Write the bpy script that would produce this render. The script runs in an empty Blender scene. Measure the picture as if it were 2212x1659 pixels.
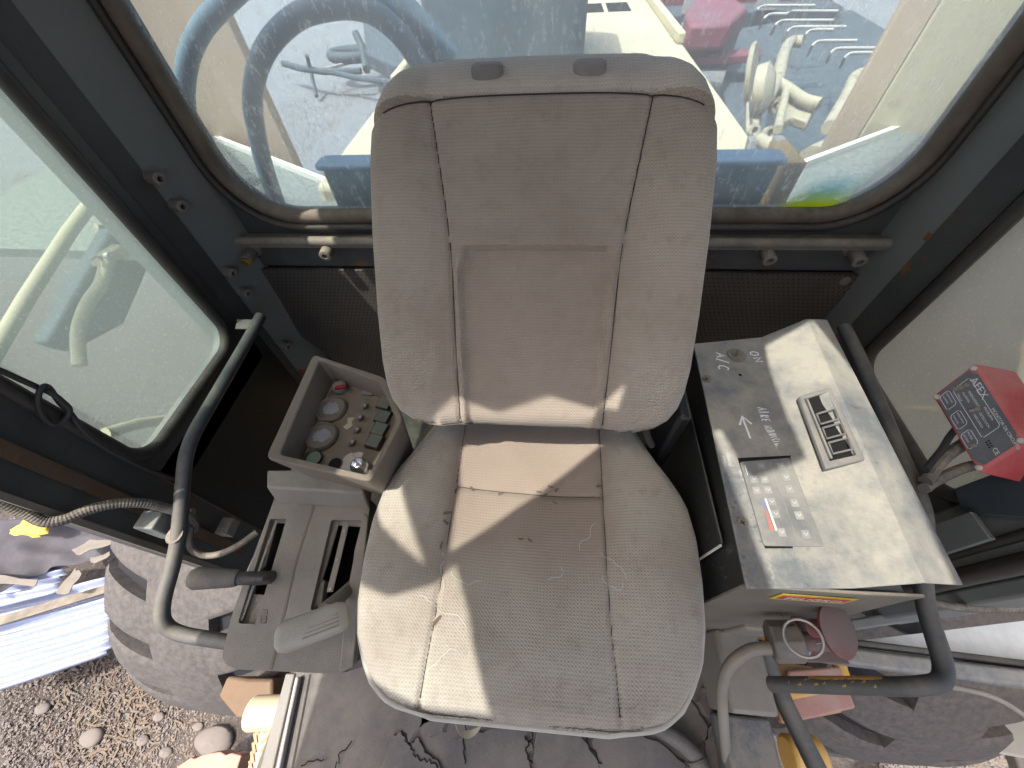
import bpy, bmesh, math, random
import numpy as np
from mathutils import Vector, Matrix
random.seed(7); np.random.seed(7)
sc = bpy.context.scene
# ------------------------------------------------------------------ camera
FPX, CX, CY = 831.0, 1106.0, 829.5            # wide phone lens, in units of a 2212 px wide picture
CAM = np.array([0, 0, 3.13])
def nrm(v):
    v = np.array(v, float); return v / np.linalg.norm(v)
_down = nrm((44, 630.5, FPX)); _fw = np.array([0, 0, 1.0])
_r0 = nrm(_fw - _down * _fw.dot(_down)); _x0 = np.cross(_down, _r0)
if _x0[0] < 0: _x0 = -_x0
_y = math.radians(7.3)
_rear = _r0 * math.cos(_y) + _x0 * math.sin(_y); _right = _x0 * math.cos(_y) - _r0 * math.sin(_y)
RW = np.array([_right, _rear, -_down])
def ray(u, v): return RW @ nrm((u - CX, v - CY, FPX))
def at(u, v, x=None, y=None, z=None, pl=None):
    """the point of a plane of the cab that shows at (u, v)"""
    d = ray(u, v)
    if pl is not None:
        t = (np.array(pl[0]) - CAM).dot(pl[1]) / d.dot(pl[1])
    else:
        i, q = [(i, q) for i, q in enumerate((x, y, z)) if q is not None][0]
        t = (q - CAM[i]) / d[i]
    return CAM + d * t
cd = bpy.data.cameras.new("camera"); cam = bpy.data.objects.new("camera", cd)
sc.collection.objects.link(cam); sc.camera = cam
cd.sensor_width = 36; cd.lens = FPX / 2212 * 36; cd.clip_start = 0.02; cd.clip_end = 500
M = Matrix.Identity(4)
for i in range(3):
    M[i][0] = RW[i][0]; M[i][1] = -RW[i][1]; M[i][2] = -RW[i][2]; M[i][3] = CAM[i]
cam.matrix_world = M
# ------------------------------------------------------------------ world, sun, exposure
SUN_EL = math.radians(66); SUN_TO = np.array([-0.84, -0.54, 0.0]) / np.linalg.norm([-0.84, -0.54])
w = bpy.data.worlds.new("World"); sc.world = w; w.use_nodes = True
wt = w.node_tree; bg = wt.nodes["Background"]; sky = wt.nodes.new("ShaderNodeTexSky")
sky.sky_type = 'NISHITA'; sky.sun_disc = False; sky.sun_elevation = SUN_EL
sky.sun_rotation = math.atan2(SUN_TO[0], SUN_TO[1]); sky.air_density = .7; sky.dust_density = 6.0; sky.ozone_density = .4
wt.links.new(sky.outputs[0], bg.inputs[0]); bg.inputs[1].default_value = 0.15
sl = bpy.data.lights.new("sun", 'SUN'); sun = bpy.data.objects.new("sun", sl); sc.collection.objects.link(sun)
sl.energy = 2.1; sl.angle = math.radians(0.53); sl.color = (1, .95, .87)
sdir = Vector((SUN_TO[0] * math.cos(SUN_EL), SUN_TO[1] * math.cos(SUN_EL), math.sin(SUN_EL)))
sun.rotation_euler = sdir.to_track_quat('Z', 'Y').to_euler(); sun.location = (-6, -6, 12)
sc.view_settings.view_transform = 'Standard'; sc.view_settings.look = 'None'
sc.view_settings.exposure = 1.5; sc.view_settings.gamma = 1
sc.cycles.max_bounces = 10; sc.cycles.transparent_max_bounces = 16; sc.cycles.use_denoising = True; sc.cycles.caustics_reflective = False; sc.cycles.caustics_refractive = False

# ------------------------------------------------------------------ materials
def newmat(name):
    m = bpy.data.materials.new(name); m.use_nodes = True
    nt = m.node_tree; b = nt.nodes["Principled BSDF"]; return m, nt, b
def N(nt, t, **k):
    n = nt.nodes.new(t)
    for a, v in k.items():
        if a in n.inputs: n.inputs[a].default_value = v
        else: setattr(n, a, v)
    return n
def c4(c): return (c[0], c[1], c[2], 1)
def noise(nt, scale, detail=5, rough=.6, lo=.35, hi=.65, coord=None, stretch=None):
    tc = coord or N(nt, "ShaderNodeTexCoord").outputs["Object"]
    if stretch:
        mp = N(nt, "ShaderNodeMapping"); mp.inputs["Scale"].default_value = stretch
        nt.links.new(tc, mp.inputs[0]); tc = mp.outputs[0]
    n = N(nt, "ShaderNodeTexNoise", Scale=scale, Detail=detail, Roughness=rough); nt.links.new(tc, n.inputs["Vector"])
    r = N(nt, "ShaderNodeMapRange"); r.inputs[1].default_value = lo; r.inputs[2].default_value = hi
    nt.links.new(n.outputs[0], r.inputs[0]); return r.outputs[0]
def mixc(nt, f, a, b):
    m = N(nt, "ShaderNodeMix", data_type='RGBA')
    if isinstance(f, (int, float)): m.inputs[0].default_value = f
    else: nt.links.new(f, m.inputs[0])
    for s, v in ((6, a), (7, b)):
        if isinstance(v, (tuple, list)): m.inputs[s].default_value = c4(v)
        else: nt.links.new(v, m.inputs[s])
    return m.outputs[2]
def math_(nt, op, a, b=None, c=None):
    m = N(nt, "ShaderNodeMath", operation=op); m.use_clamp = False
    for i, v in enumerate((a, b, c)):
        if v is None: continue
        if isinstance(v, (int, float)): m.inputs[i].default_value = v
        else: nt.links.new(v, m.inputs[i])
    return m.outputs[0]
DUST = (.30, .265, .205)
_mats = {}
def dusty(name, base, amt=.5, rough=.55, metal=0.0, scale=9, bump=.25, rust=0.0, dust=DUST, up=.6, scratch=None, grain=350, off=.35, specks=None):
    if name in _mats: return _mats[name]
    m, nt, b = newmat(name)
    var = noise(nt, scale * .6, 3, .5, .2, .8)
    col = mixc(nt, var, tuple(x * .82 for x in base), tuple(min(1, x * 1.15) for x in base))
    if scratch:
        s = noise(nt, 30, 6, .75, .60, .66, stretch=(1, 3, 1)); col = mixc(nt, s, col, scratch)
    if rust:
        r = noise(nt, scale * .8, 6, .7, .64 - rust * .2, .70 - rust * .2)
        col = mixc(nt, r, col, (.16, .06, .02))
    g = N(nt, "ShaderNodeNewGeometry"); sp = N(nt, "ShaderNodeSeparateXYZ"); nt.links.new(g.outputs["Normal"], sp.inputs[0])
    upz = N(nt, "ShaderNodeMapRange"); upz.inputs[1].default_value = -.1; upz.inputs[2].default_value = .9
    upz.inputs[3].default_value = 1 - up; nt.links.new(sp.outputs[2], upz.inputs[0])
    dn = noise(nt, scale, 9, .72, .38, .62)
    f = math_(nt, 'MULTIPLY', math_(nt, 'MULTIPLY', dn, upz.outputs[0]), 1.0)
    f = math_(nt, 'MINIMUM', math_(nt, 'ADD', math_(nt, 'MULTIPLY', f, amt * .9), math_(nt, 'MULTIPLY', upz.outputs[0], amt * off)), .96)
    col = mixc(nt, f, col, dust)
    if specks:
        k1 = noise(nt, 3.2, 3, .5, .50, .62); k2 = noise(nt, 95, 3, .6, .60, .63)
        col = mixc(nt, math_(nt, 'MULTIPLY', math_(nt, 'MULTIPLY', k1, k2), .75), col, specks)
        k3 = noise(nt, 7, 7, .8, .62, .66, stretch=(1.6, .5, 1)); col = mixc(nt, math_(nt, 'MULTIPLY', k3, .6), col, (.42, .42, .38))
    nt.links.new(col, b.inputs["Base Color"])
    rr = N(nt, "ShaderNodeMapRange"); rr.inputs[3].default_value = rough; rr.inputs[4].default_value = .9
    nt.links.new(f, rr.inputs[0]); nt.links.new(rr.outputs[0], b.inputs["Roughness"])
    b.inputs["Metallic"].default_value = metal
    bn = noise(nt, grain, 4, .6, .2, .8); bp = N(nt, "ShaderNodeBump", Strength=bump, Distance=.0008)
    nt.links.new(bn, bp.inputs["Height"]); nt.links.new(bp.outputs[0], b.inputs["Normal"])
    _mats[name] = m; return m
def plain(name, base, rough=.5, metal=0.0):
    if name in _mats: return _mats[name]
    m, nt, b = newmat(name); v = noise(nt, 40, 4, .6, .2, .8)
    nt.links.new(mixc(nt, v, tuple(x * .85 for x in base), tuple(min(1, x * 1.1) for x in base)), b.inputs["Base Color"])
    b.inputs["Roughness"].default_value = rough; b.inputs["Metallic"].default_value = metal
    _mats[name] = m; return m

def fabric(name, base, dark, soil, soil_amt, worn=None):
    m, nt, b = newmat(name)
    tc = N(nt, "ShaderNodeTexCoord"); uv = tc.outputs["UV"]; sp = N(nt, "ShaderNodeSeparateXYZ"); nt.links.new(uv, sp.inputs[0])
    P = 2 * math.pi / .0046
    wob = noise(nt, 14, 3, .5, 0, 1, coord=uv)
    wy = math_(nt, 'SINE', math_(nt, 'ADD', math_(nt, 'MULTIPLY', sp.outputs[1], P), math_(nt, 'MULTIPLY', wob, 9.0)))
    wx = math_(nt, 'SINE', math_(nt, 'ADD', math_(nt, 'MULTIPLY', sp.outputs[0], P * .95), math_(nt, 'MULTIPLY', wob, 7.0)))
    knit = math_(nt, 'ADD', math_(nt, 'MULTIPLY', wy, .35), math_(nt, 'MULTIPLY', math_(nt, 'MULTIPLY', wx, wy), .65))
    kf = N(nt, "ShaderNodeMapRange"); kf.inputs[1].default_value = -1; nt.links.new(knit, kf.inputs[0])
    col = mixc(nt, kf.outputs[0], dark, base)
    s1 = noise(nt, 5.5, 6, .6, .42, .72, coord=uv); s2 = noise(nt, 38, 5, .7, .52, .7, coord=uv)
    col = mixc(nt, math_(nt, 'MULTIPLY', s1, soil_amt), col, soil)
    col = mixc(nt, math_(nt, 'MULTIPLY', s2, soil_amt * .5), col, tuple(x * .7 for x in soil))
    if worn:      # body-worn brown zone in the middle of the pad
        cx_, hw, t0, t1, wc, wa = worn
        ax = math_(nt, 'ABSOLUTE', math_(nt, 'SUBTRACT', math_(nt, 'ADD', sp.outputs[0], math_(nt, 'MULTIPLY', math_(nt, 'SUBTRACT', wob, .5), .05)), cx_))
        m1 = N(nt, "ShaderNodeMapRange", interpolation_type='SMOOTHSTEP'); m1.inputs[1].default_value = hw * 1.25; m1.inputs[2].default_value = hw * .85; nt.links.new(ax, m1.inputs[0])
        m2 = N(nt, "ShaderNodeMapRange", interpolation_type='SMOOTHSTEP'); m2.inputs[1].default_value = t0; m2.inputs[2].default_value = t1; nt.links.new(math_(nt, 'ADD', sp.outputs[1], math_(nt, 'MULTIPLY', math_(nt, 'SUBTRACT', wob, .5), .06)), m2.inputs[0])
        col = mixc(nt, math_(nt, 'MULTIPLY', math_(nt, 'MULTIPLY', m1.outputs[0], m2.outputs[0]), wa), col, wc)
    fine = noise(nt, 700, 2, .5, .2, .8, coord=uv)
    col = mixc(nt, math_(nt, 'MULTIPLY', fine, .25), col, tuple(x * .55 for x in base))
    nt.links.new(col, b.inputs["Base Color"]); b.inputs["Roughness"].default_value = .95
    b.inputs["Sheen Weight"].default_value = .25; b.inputs["Sheen Roughness"].default_value = .5
    bp = N(nt, "ShaderNodeBump", Strength=.6, Distance=.0009); nt.links.new(knit, bp.inputs["Height"])
    bp2 = N(nt, "ShaderNodeBump", Strength=.35, Distance=.004)
    nt.links.new(noise(nt, 22, 5, .6, .2, .8, coord=uv), bp2.inputs["Height"]); nt.links.new(bp.outputs[0], bp2.inputs["Normal"])
    nt.links.new(bp2.outputs[0], b.inputs["Normal"]); return m

def glass(name, tint, dustcol, d0, d1, scale, stretch, streak=0.0, gloss=.07):
    """dusty pane: tinted see-through glass under a thin film of dust that scatters light"""
    m, nt, b = newmat(name); nt.nodes.remove(b); out = nt.nodes["Material Output"]
    tr = N(nt, "ShaderNodeBsdfTransparent"); tr.inputs[0].default_value = c4(tint)
    gl = N(nt, "ShaderNodeBsdfGlossy"); gl.inputs["Roughness"].default_value = .02
    fr = N(nt, "ShaderNodeFresnel", IOR=1.5); mg = N(nt, "ShaderNodeMixShader")
    nt.links.new(math_(nt, 'MULTIPLY', fr.outputs[0], gloss / .04), mg.inputs[0])
    nt.links.new(tr.outputs[0], mg.inputs[1]); nt.links.new(gl.outputs[0], mg.inputs[2])
    df = N(nt, "ShaderNodeBsdfDiffuse"); df.inputs[0].default_value = c4(dustcol)
    tl = N(nt, "ShaderNodeBsdfTranslucent"); tl.inputs[0].default_value = c4(dustcol)
    md = N(nt, "ShaderNodeMixShader"); md.inputs[0].default_value = .55
    nt.links.new(df.outputs[0], md.inputs[1]); nt.links.new(tl.outputs[0], md.inputs[2])
    big = noise(nt, 2.2, 5, .6, .3, .75); sp = noise(nt, scale, 3, .7, .55, .75, stretch=stretch)
    st = noise(nt, 9, 4, .6, .56, .7, stretch=(1, 1, .08))
    f = math_(nt, 'ADD', math_(nt, 'MULTIPLY', big, (d1 - d0) * .6), d0)
    f = math_(nt, 'ADD', f, math_(nt, 'MULTIPLY', sp, (d1 - d0) * .8)); f = math_(nt, 'ADD', f, math_(nt, 'MULTIPLY', st, streak))
    f = math_(nt, 'MINIMUM', f, .95)
    mx = N(nt, "ShaderNodeMixShader"); nt.links.new(f, mx.inputs[0]); nt.links.new(mg.outputs[0], mx.inputs[1]); nt.links.new(md.outputs[0], mx.inputs[2])
    nt.links.new(mx.outputs[0], out.inputs[0]); return m

# ------------------------------------------------------------------ mesh helpers
V3 = lambda p: np.array(p, float)
class MB:
    def __init__(s): s.v = []; s.f = []; s.uv = None
    def add(s, vs, fs):
        o = len(s.v); s.v += [tuple(map(float, p)) for p in vs]; s.f += [tuple(i + o for i in f) for f in fs]; return s
    def box(s, x0, x1, y0, y1, z0, z1):
        vs = [(x, y, z) for z in (z0, z1) for y in (y0, y1) for x in (x0, x1)]
        return s.add(vs, [(0, 2, 3, 1), (4, 5, 7, 6), (0, 1, 5, 4), (2, 6, 7, 3), (0, 4, 6, 2), (1, 3, 7, 5)])
    def prism(s, pts, vec):
        """closed outline pts (3D) pushed along vec"""
        pts = [V3(p) for p in pts]; vec = V3(vec); n = len(pts)
        vs = pts + [p + vec for p in pts]
        fs = [tuple(range(n))[::-1], tuple(range(n, 2 * n))] + [(i, (i + 1) % n, n + (i + 1) % n, n + i) for i in range(n)]
        return s.add(vs, fs)
    def tube(s, path, r, seg=12, closed=False, caps=True):
        path = [V3(p) for p in path]; n = len(path); rs = r if hasattr(r, '__len__') else [r] * n
        T = []
        for i in range(n):
            a = path[(i - 1) % n] if (closed or i > 0) else path[i]; b = path[(i + 1) % n] if (closed or i < n - 1) else path[i]
            T.append(nrm(b - a))
        u = nrm(np.cross(T[0], (0.31, .52, .8))); vs = []
        for i in range(n):
            u = nrm(u - T[i] * u.dot(T[i])); w_ = np.cross(T[i], u)
            for k in range(seg):
                a = 2 * math.pi * k / seg; vs.append(path[i] + rs[i] * (math.cos(a) * u + math.sin(a) * w_))
        fs = []
        for i in range(n if closed else n - 1):
            j = (i + 1) % n
            for k in range(seg): fs.append((i * seg + k, i * seg + (k + 1) % seg, j * seg + (k + 1) % seg, j * seg + k))
        if caps and not closed: fs += [tuple(range(seg))[::-1], tuple((n - 1) * seg + k for k in range(seg))]
        return s.add(vs, fs)
    def lathe(s, base, axis, prof, seg=24):
        """prof: list of (radius, height) along axis from base"""
        base = V3(base); axis = nrm(axis); u = nrm(np.cross(axis, (0.3, .9, .2))); w_ = np.cross(axis, u); vs = []
        for r, h in prof:
            for k in range(seg):
                a = 2 * math.pi * k / seg; vs.append(base + axis * h + r * (math.cos(a) * u + math.sin(a) * w_))
        fs = []
        for i in range(len(prof) - 1):
            for k in range(seg): fs.append((i * seg + k, i * seg + (k + 1) % seg, (i + 1) * seg + (k + 1) % seg, (i + 1) * seg + k))
        fs += [tuple(range(seg))[::-1], tuple((len(prof) - 1) * seg + k for k in range(seg))]
        return s.add(vs, fs)
    def ribbon(s, path, w_, n, t=.0006):
        """flat strip of width w_ along path on a plane with normal n"""
        path = [V3(p) for p in path]; n = nrm(n); m = len(path); L = []
        for i in range(m):
            d = nrm(path[min(i + 1, m - 1)] - path[max(i - 1, 0)]); L.append(np.cross(n, d) * w_ / 2)
        vs = []
        for p, l in zip(path, L): vs += [p + l, p - l, p + l + n * t, p - l + n * t]
        fs = []
        for i in range(m - 1):
            a, b = 4 * i, 4 * i + 4
            fs += [(a + 2, b + 2, b + 3, a + 3), (a, a + 1, b + 1, b), (a, b, b + 2, a + 2), (a + 1, a + 3, b + 3, b + 1)]
        fs += [(0, 2, 3, 1), (4 * m - 4, 4 * m - 3, 4 * m - 1, 4 * m - 2)]
        return s.add(vs, fs)
    def build(s, name, mat, parent=None, smooth=35, bevel=0, seg=2, subsurf=0):
        vs = V3(s.v).reshape(-1, 3); org = root_loc(parent)
        if org is None:
            lo, hi = vs.min(0), vs.max(0); org = np.array([(lo[0] + hi[0]) / 2, (lo[1] + hi[1]) / 2, lo[2]])
        me = bpy.data.meshes.new(name); me.from_pydata([tuple(v) for v in vs - org], [], s.f)
        bm = bmesh.new(); bm.from_mesh(me); bmesh.ops.recalc_face_normals(bm, faces=bm.faces); bm.to_mesh(me); bm.free()
        me.materials.append(mat)
        if s.uv is not None:
            l = me.uv_layers.new(name="UVMap"); idx = np.zeros(len(me.loops), int); me.loops.foreach_get("vertex_index", idx)
            l.data.foreach_set("uv", np.array(s.uv)[idx].ravel())
        if smooth:
            me.shade_smooth(); me.set_sharp_from_angle(angle=math.radians(smooth))
        o = bpy.data.objects.new(name, me); sc.collection.objects.link(o)
        if parent is None: o.location = org
        else: o.parent = parent
        if bevel:
            b = o.modifiers.new("bevel", 'BEVEL'); b.width = bevel; b.segments = seg; b.limit_method = 'ANGLE'; b.angle_limit = math.radians(35)
        if subsurf:
            b = o.modifiers.new("sub", 'SUBSURF'); b.levels = b.render_levels = subsurf
        return o
def root_loc(p):
    if p is None: return None
    while p.parent: p = p.parent
    return np.array(p.location)
def tag(o, label=None, cat=None, group=None, kind=None):
    for k, v in (("label", label), ("category", cat), ("group", group), ("kind", kind)):
        if v: o[k] = v
    return o
def thing(name, label, cat, loc, group=None):
    o = bpy.data.objects.new(name, None); o.empty_display_size = .05; o.location = tuple(loc); sc.collection.objects.link(o)
    return tag(o, label, cat, group)
def struct(o): o["kind"] = "structure"; return o
def smooth_path(pts, n=8, closed=False):
    pts = [V3(p) for p in pts]; out = []; m = len(pts)
    for i in range(m if closed else m - 1):
        p0 = pts[(i - 1) % m] if (closed or i) else 2 * pts[0] - pts[1]
        p1 = pts[i]; p2 = pts[(i + 1) % m]; p3 = pts[(i + 2) % m] if (closed or i + 2 < m) else 2 * pts[-1] - pts[-2]
        for k in range(n):
            t = k / n
            out.append(.5 * ((2 * p1) + (-p0 + p2) * t + (2 * p0 - 5 * p1 + 4 * p2 - p3) * t * t + (-p0 + 3 * p1 - 3 * p2 + p3) * t ** 3))
    if not closed: out.append(pts[-1])
    return out
def resample(path, step):
    path = V3(path); d = np.r_[0, np.cumsum(np.linalg.norm(np.diff(path, axis=0), axis=1))]
    s = np.arange(0, d[-1], step); return np.stack([np.interp(s, d, path[:, i]) for i in range(3)], 1)
def bent(pts, r=.05, n=6):
    """polyline with rounded corners"""
    pts = [V3(p) for p in pts]; out = [pts[0]]
    for i in range(1, len(pts) - 1):
        a, b, c = pts[i - 1], pts[i], pts[i + 1]
        ra = min(r, .45 * np.linalg.norm(a - b)); rc = min(r, .45 * np.linalg.norm(c - b))
        p, q = b + nrm(a - b) * ra, b + nrm(c - b) * rc
        for k in range(n + 1):
            t = k / n; out.append((1 - t) ** 2 * p + 2 * t * (1 - t) * b + t * t * q)
    return out + [pts[-1]]
def frame_of(o_, ex_pt, up_pt):
    """plane axes from three corner points"""
    ex = nrm(ex_pt - o_); up = up_pt - o_; up = nrm(up - ex * up.dot(ex)); return ex, up, np.cross(ex, up)
def text(s_, org, ex, up, size, mat, parent, name="lettering", align='LEFT', extrude=.0002, spacing=1.0):
    cu = bpy.data.curves.new(name, 'FONT'); cu.body = s_; cu.size = size; cu.align_x = align; cu.extrude = extrude; cu.space_character = spacing
    cu.resolution_u = 3
    t = bpy.data.objects.new("tmp", cu); sc.collection.objects.link(t); bpy.context.view_layer.update()
    me = bpy.data.meshes.new_from_object(t); bpy.data.objects.remove(t)
    n = np.cross(ex, up); R = Matrix(((ex[0], up[0], n[0]), (ex[1], up[1], n[1]), (ex[2], up[2], n[2]))).to_4x4()
    L = Matrix.Translation(tuple(V3(org) - root_loc(parent))) @ R
    me.transform(L); me.materials.clear(); me.materials.append(mat); me.name = name
    o = bpy.data.objects.new(name, me); sc.collection.objects.link(o); o.parent = parent; return o

# ================================================================== MATERIALS
m_cab = dusty("cab_paint", (.040, .046, .048), .40, .38, scale=6, rust=.10, up=.9)
m_cabgrey = dusty("cab_paint_worn", (.155, .175, .170), .35, .42, scale=5, rust=.10, up=.8)
m_seal = dusty("seal_rubber", (.022, .021, .020), .28, .55, scale=12, up=.8)
m_sealtan = dusty("seal_dusty", (.07, .055, .038), .55, .6, scale=14, up=.5)
m_rail = dusty("rail_dust", (.10, .10, .09), .9, .6, scale=10)
m_boss = dusty("boss_paint", (.16, .145, .12), .55, .6, scale=30)
m_dark = dusty("dark_sheet", (.016, .018, .019), .12, .5, scale=6, up=.95, dust=(.08, .08, .078))
m_console = dusty("console_plastic", (.20, .185, .155), .55, .55, scale=7, bump=.5, dust=(.36, .33, .27), grain=500)
m_tray = dusty("console_tray_plastic", (.17, .145, .11), .5, .6, scale=8, bump=.4, dust=(.25, .21, .155))
m_tube = dusty("grab_rail_paint", (.035, .045, .055), .62, .38, scale=14, up=.9, dust=(.19, .175, .14))
m_ac = dusty("ac_sheet_metal", (.13, .148, .16), 1.0, .4, scale=8, bump=.35, dust=(.37, .35, .29), up=.5, scratch=(.06, .065, .07), metal=.1, off=.12, specks=(.07, .08, .10))
m_acside = dusty("ac_side_dark", (.02, .022, .022), .12, .35, scale=5, up=.9, scratch=(.10, .10, .09))
m_acfront = dusty("ac_front_paint", (.13, .12, .10), .5, .55, scale=8, up=.3)
m_black = plain("black_plastic", (.012, .012, .013), .4)
m_void = plain("black_void", (.004, .004, .004), .9)
m_grey = dusty("grey_plastic", (.14, .15, .16), .5, .5, scale=20)
m_steel = dusty("bare_steel", (.45, .44, .42), .35, .35, metal=.8, scale=20)
m_white = plain("white_print", (.62, .63, .62), .7)
m_chalk = plain("chalk_marks", (.80, .82, .82), .9)
m_floor = dusty("floor_mat", (.075, .075, .08), .7, .75, scale=7, bump=.6, dust=(.20, .18, .155), up=.4)
m_floor2 = dusty("floor_under", (.05, .045, .042), .4, .7, scale=9)
m_tyre = dusty("tyre_rubber", (.045, .043, .043), .7, .85, scale=45, bump=.9, dust=(.115, .104, .096), up=.25, grain=120)
m_groove = dusty("tyre_groove", (.010, .011, .016), .2, .9, scale=14, dust=(.03, .03, .034), up=.3)
m_yellow = dusty("loader_yellow", (.62, .36, .06), .35, .5, scale=9, dust=(.50, .42, .28), rust=.08)
m_cream = dusty("faded_cream_paint", (.50, .43, .27), .45, .55, scale=4, dust=(.44, .39, .29), rust=.04)
m_arm = dusty("implement_paint", (.36, .31, .20), .5, .6, scale=5, dust=(.30, .27, .21), rust=.25)
m_tan = dusty("dusty_tan_panel", (.42, .30, .19), .7, .6, scale=5, dust=(.42, .35, .28))
m_orange = dusty("rusty_orange", (.42, .20, .06), .45, .6, scale=12, rust=.3)
m_arc = dusty("blue_grey_arc", (.06, .115, .155), .35, .5, scale=20, dust=(.22, .27, .28))
m_bluebox = dusty("blue_grey_shade", (.035, .055, .075), .4, .6, scale=25, dust=(.08, .11, .13), up=.2)
m_slab_top = dusty("blue_slab_top", (.13, .26, .36), .3, .5, scale=40, dust=(.28, .38, .44))
m_green = dusty("dark_green_slab", (.008, .15, .095), .15, .5, scale=8, up=.95)
m_deck = dusty("deck_plate", (.075, .09, .08), .7, .8, scale=60, dust=(.24, .26, .23), up=.2, bump=1)
m_edge = plain("bright_edge", (.75, .72, .62), .5)
m_red = dusty("red_paint", (.26, .02, .025), 1.0, .55, scale=14, up=.75, off=.6, dust=(.19, .15, .135))
m_redbox = dusty("red_paint_box", (.50, .025, .04), .45, .4, scale=10, dust=(.58, .36, .31), up=.95)
m_face = dusty("panel_face", (.05, .062, .072), .35, .5, scale=16, dust=(.22, .23, .23))
m_conduit = dusty("conduit_plastic", (.055, .055, .055), .8, .6, scale=25, up=.9)
m_cable = plain("black_cable", (.035, .034, .033), .6)
m_zinc = plain("galvanised_sheet", (.33, .37, .50), .5, .15)
m_tarp = dusty("tarp_cloth", (.045, .045, .058), .3, .85, scale=9, dust=(.12, .11, .105))
m_rag = plain("yellow_rag", (.75, .50, .08), .8)
m_truck = dusty("red_truck_paint", (.20, .03, .04), .55, .5, scale=1.2, dust=(.15, .10, .12))
m_frames = dusty("pale_frame_steel", (.30, .28, .26), .6, .6, scale=12, dust=(.48, .44, .38))
m_darkfar = dusty("dark_machine_tone", (.035, .05, .06), .4, .7, scale=6, dust=(.10, .12, .13))
m_wood = plain("wood_chip", (.15, .115, .085), .9)
m_stone = dusty("stone_grey", (.145, .128, .118), .6, .9, scale=9, dust=(.185, .16, .142))
m_back = fabric("seat_fabric", (.49, .445, .365), (.315, .285, .235), (.21, .165, .115), .5, (-.02, .135, .52, .10, (.29, .225, .175), .5))
m_cush = fabric("cushion_fabric", (.51, .475, .39), (.345, .32, .265), (.235, .175, .13), .6, (-.018, .135, .06, .20, (.255, .19, .145), .75))
m_roll = fabric("seat_top_skylit", (.64, .62, .54), (.46, .445, .385), (.26, .235, .19), .4)  # paler than the backrest: skylight on the top roll put into the colour
m_seam = plain("seam_thread", (.05, .042, .036), .9)
g_rear = glass("rear_glass", (.70, .86, .93), (.86, .96, 1.0), .16, .56, 110, (1, 1, .45), .06, .025)
g_side = glass("left_side_glass", (.60, .74, .71), (.40, .51, .48), .34, .56, 160, (1, 1, 1), 0, .04)
g_right = glass("right_side_glass", (.88, .90, .84), (.74, .74, .64), .50, .66, 160, (1, 1, 1), 0, .04)

# ================================================================== SETTING: GROUND, SKY
def ground_mat():
    m, nt, b = newmat("gravel_earth")
    a = noise(nt, .35, 5, .6, .35, .65); col = mixc(nt, a, (.150, .118, .098), (.175, .148, .132))
    gp = N(nt, "ShaderNodeSeparateXYZ"); nt.links.new(N(nt, "ShaderNodeTexCoord").outputs["Object"], gp.inputs[0]); gr = N(nt, "ShaderNodeMapRange"); gr.inputs[1].default_value = 1.0; gr.inputs[2].default_value = 4.5; nt.links.new(gp.outputs[1], gr.inputs[0])
    col = mixc(nt, gr.outputs[0], col, (.33, .34, .35))
    v = N(nt, "ShaderNodeTexVoronoi", Scale=16.0); nt.links.new(N(nt, "ShaderNodeTexCoord").outputs["Object"], v.inputs["Vector"])
    vr = N(nt, "ShaderNodeMapRange"); vr.inputs[1].default_value = .05; vr.inputs[2].default_value = .5; nt.links.new(v.outputs["Distance"], vr.inputs[0])
    hs = N(nt, "ShaderNodeSeparateColor"); nt.links.new(v.outputs["Color"], hs.inputs[0])
    col = mixc(nt, math_(nt, 'MULTIPLY', math_(nt, 'SUBTRACT', 1, vr.outputs[0]), math_(nt, 'MULTIPLY', hs.outputs[0], .8)), col, (.28, .265, .25))
    st = noise(nt, 1.3, 8, .7, .55, .68); col = mixc(nt, math_(nt, 'MULTIPLY', st, .6), col, (.24, .165, .10))
    fi = noise(nt, 55, 6, .75, .35, .65); col = mixc(nt, math_(nt, 'MULTIPLY', fi, .45), col, (.10, .088, .078))
    nt.links.new(col, b.inputs["Base Color"]); b.inputs["Roughness"].default_value = .95
    bp = N(nt, "ShaderNodeBump", Strength=1.0, Distance=.03)
    h = math_(nt, 'ADD', math_(nt, 'MULTIPLY', vr.outputs[0], -1.0), math_(nt, 'MULTIPLY', fi, .5))
    nt.links.new(h, bp.inputs["Height"]); nt.links.new(bp.outputs[0], b.inputs["Normal"]); return m
mb = MB(); nG = 60
gx = np.sign(np.linspace(-1, 1, nG)) * np.abs(np.linspace(-1, 1, nG)) ** 3 * 250
vs = [(x, y + 2, .03 * math.sin(x * 1.3) * math.cos(y * .9) * (1 if abs(x) < 40 and abs(y) < 40 else 0)) for y in gx for x in gx]
mb.add(vs, [(j * nG + i, j * nG + i + 1, (j + 1) * nG + i + 1, (j + 1) * nG + i) for j in range(nG - 1) for i in range(nG - 1)])
g = struct(mb.build("ground", ground_mat(), smooth=180)); g["label"] = "dusty gravel and earth yard around the loader"
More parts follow.
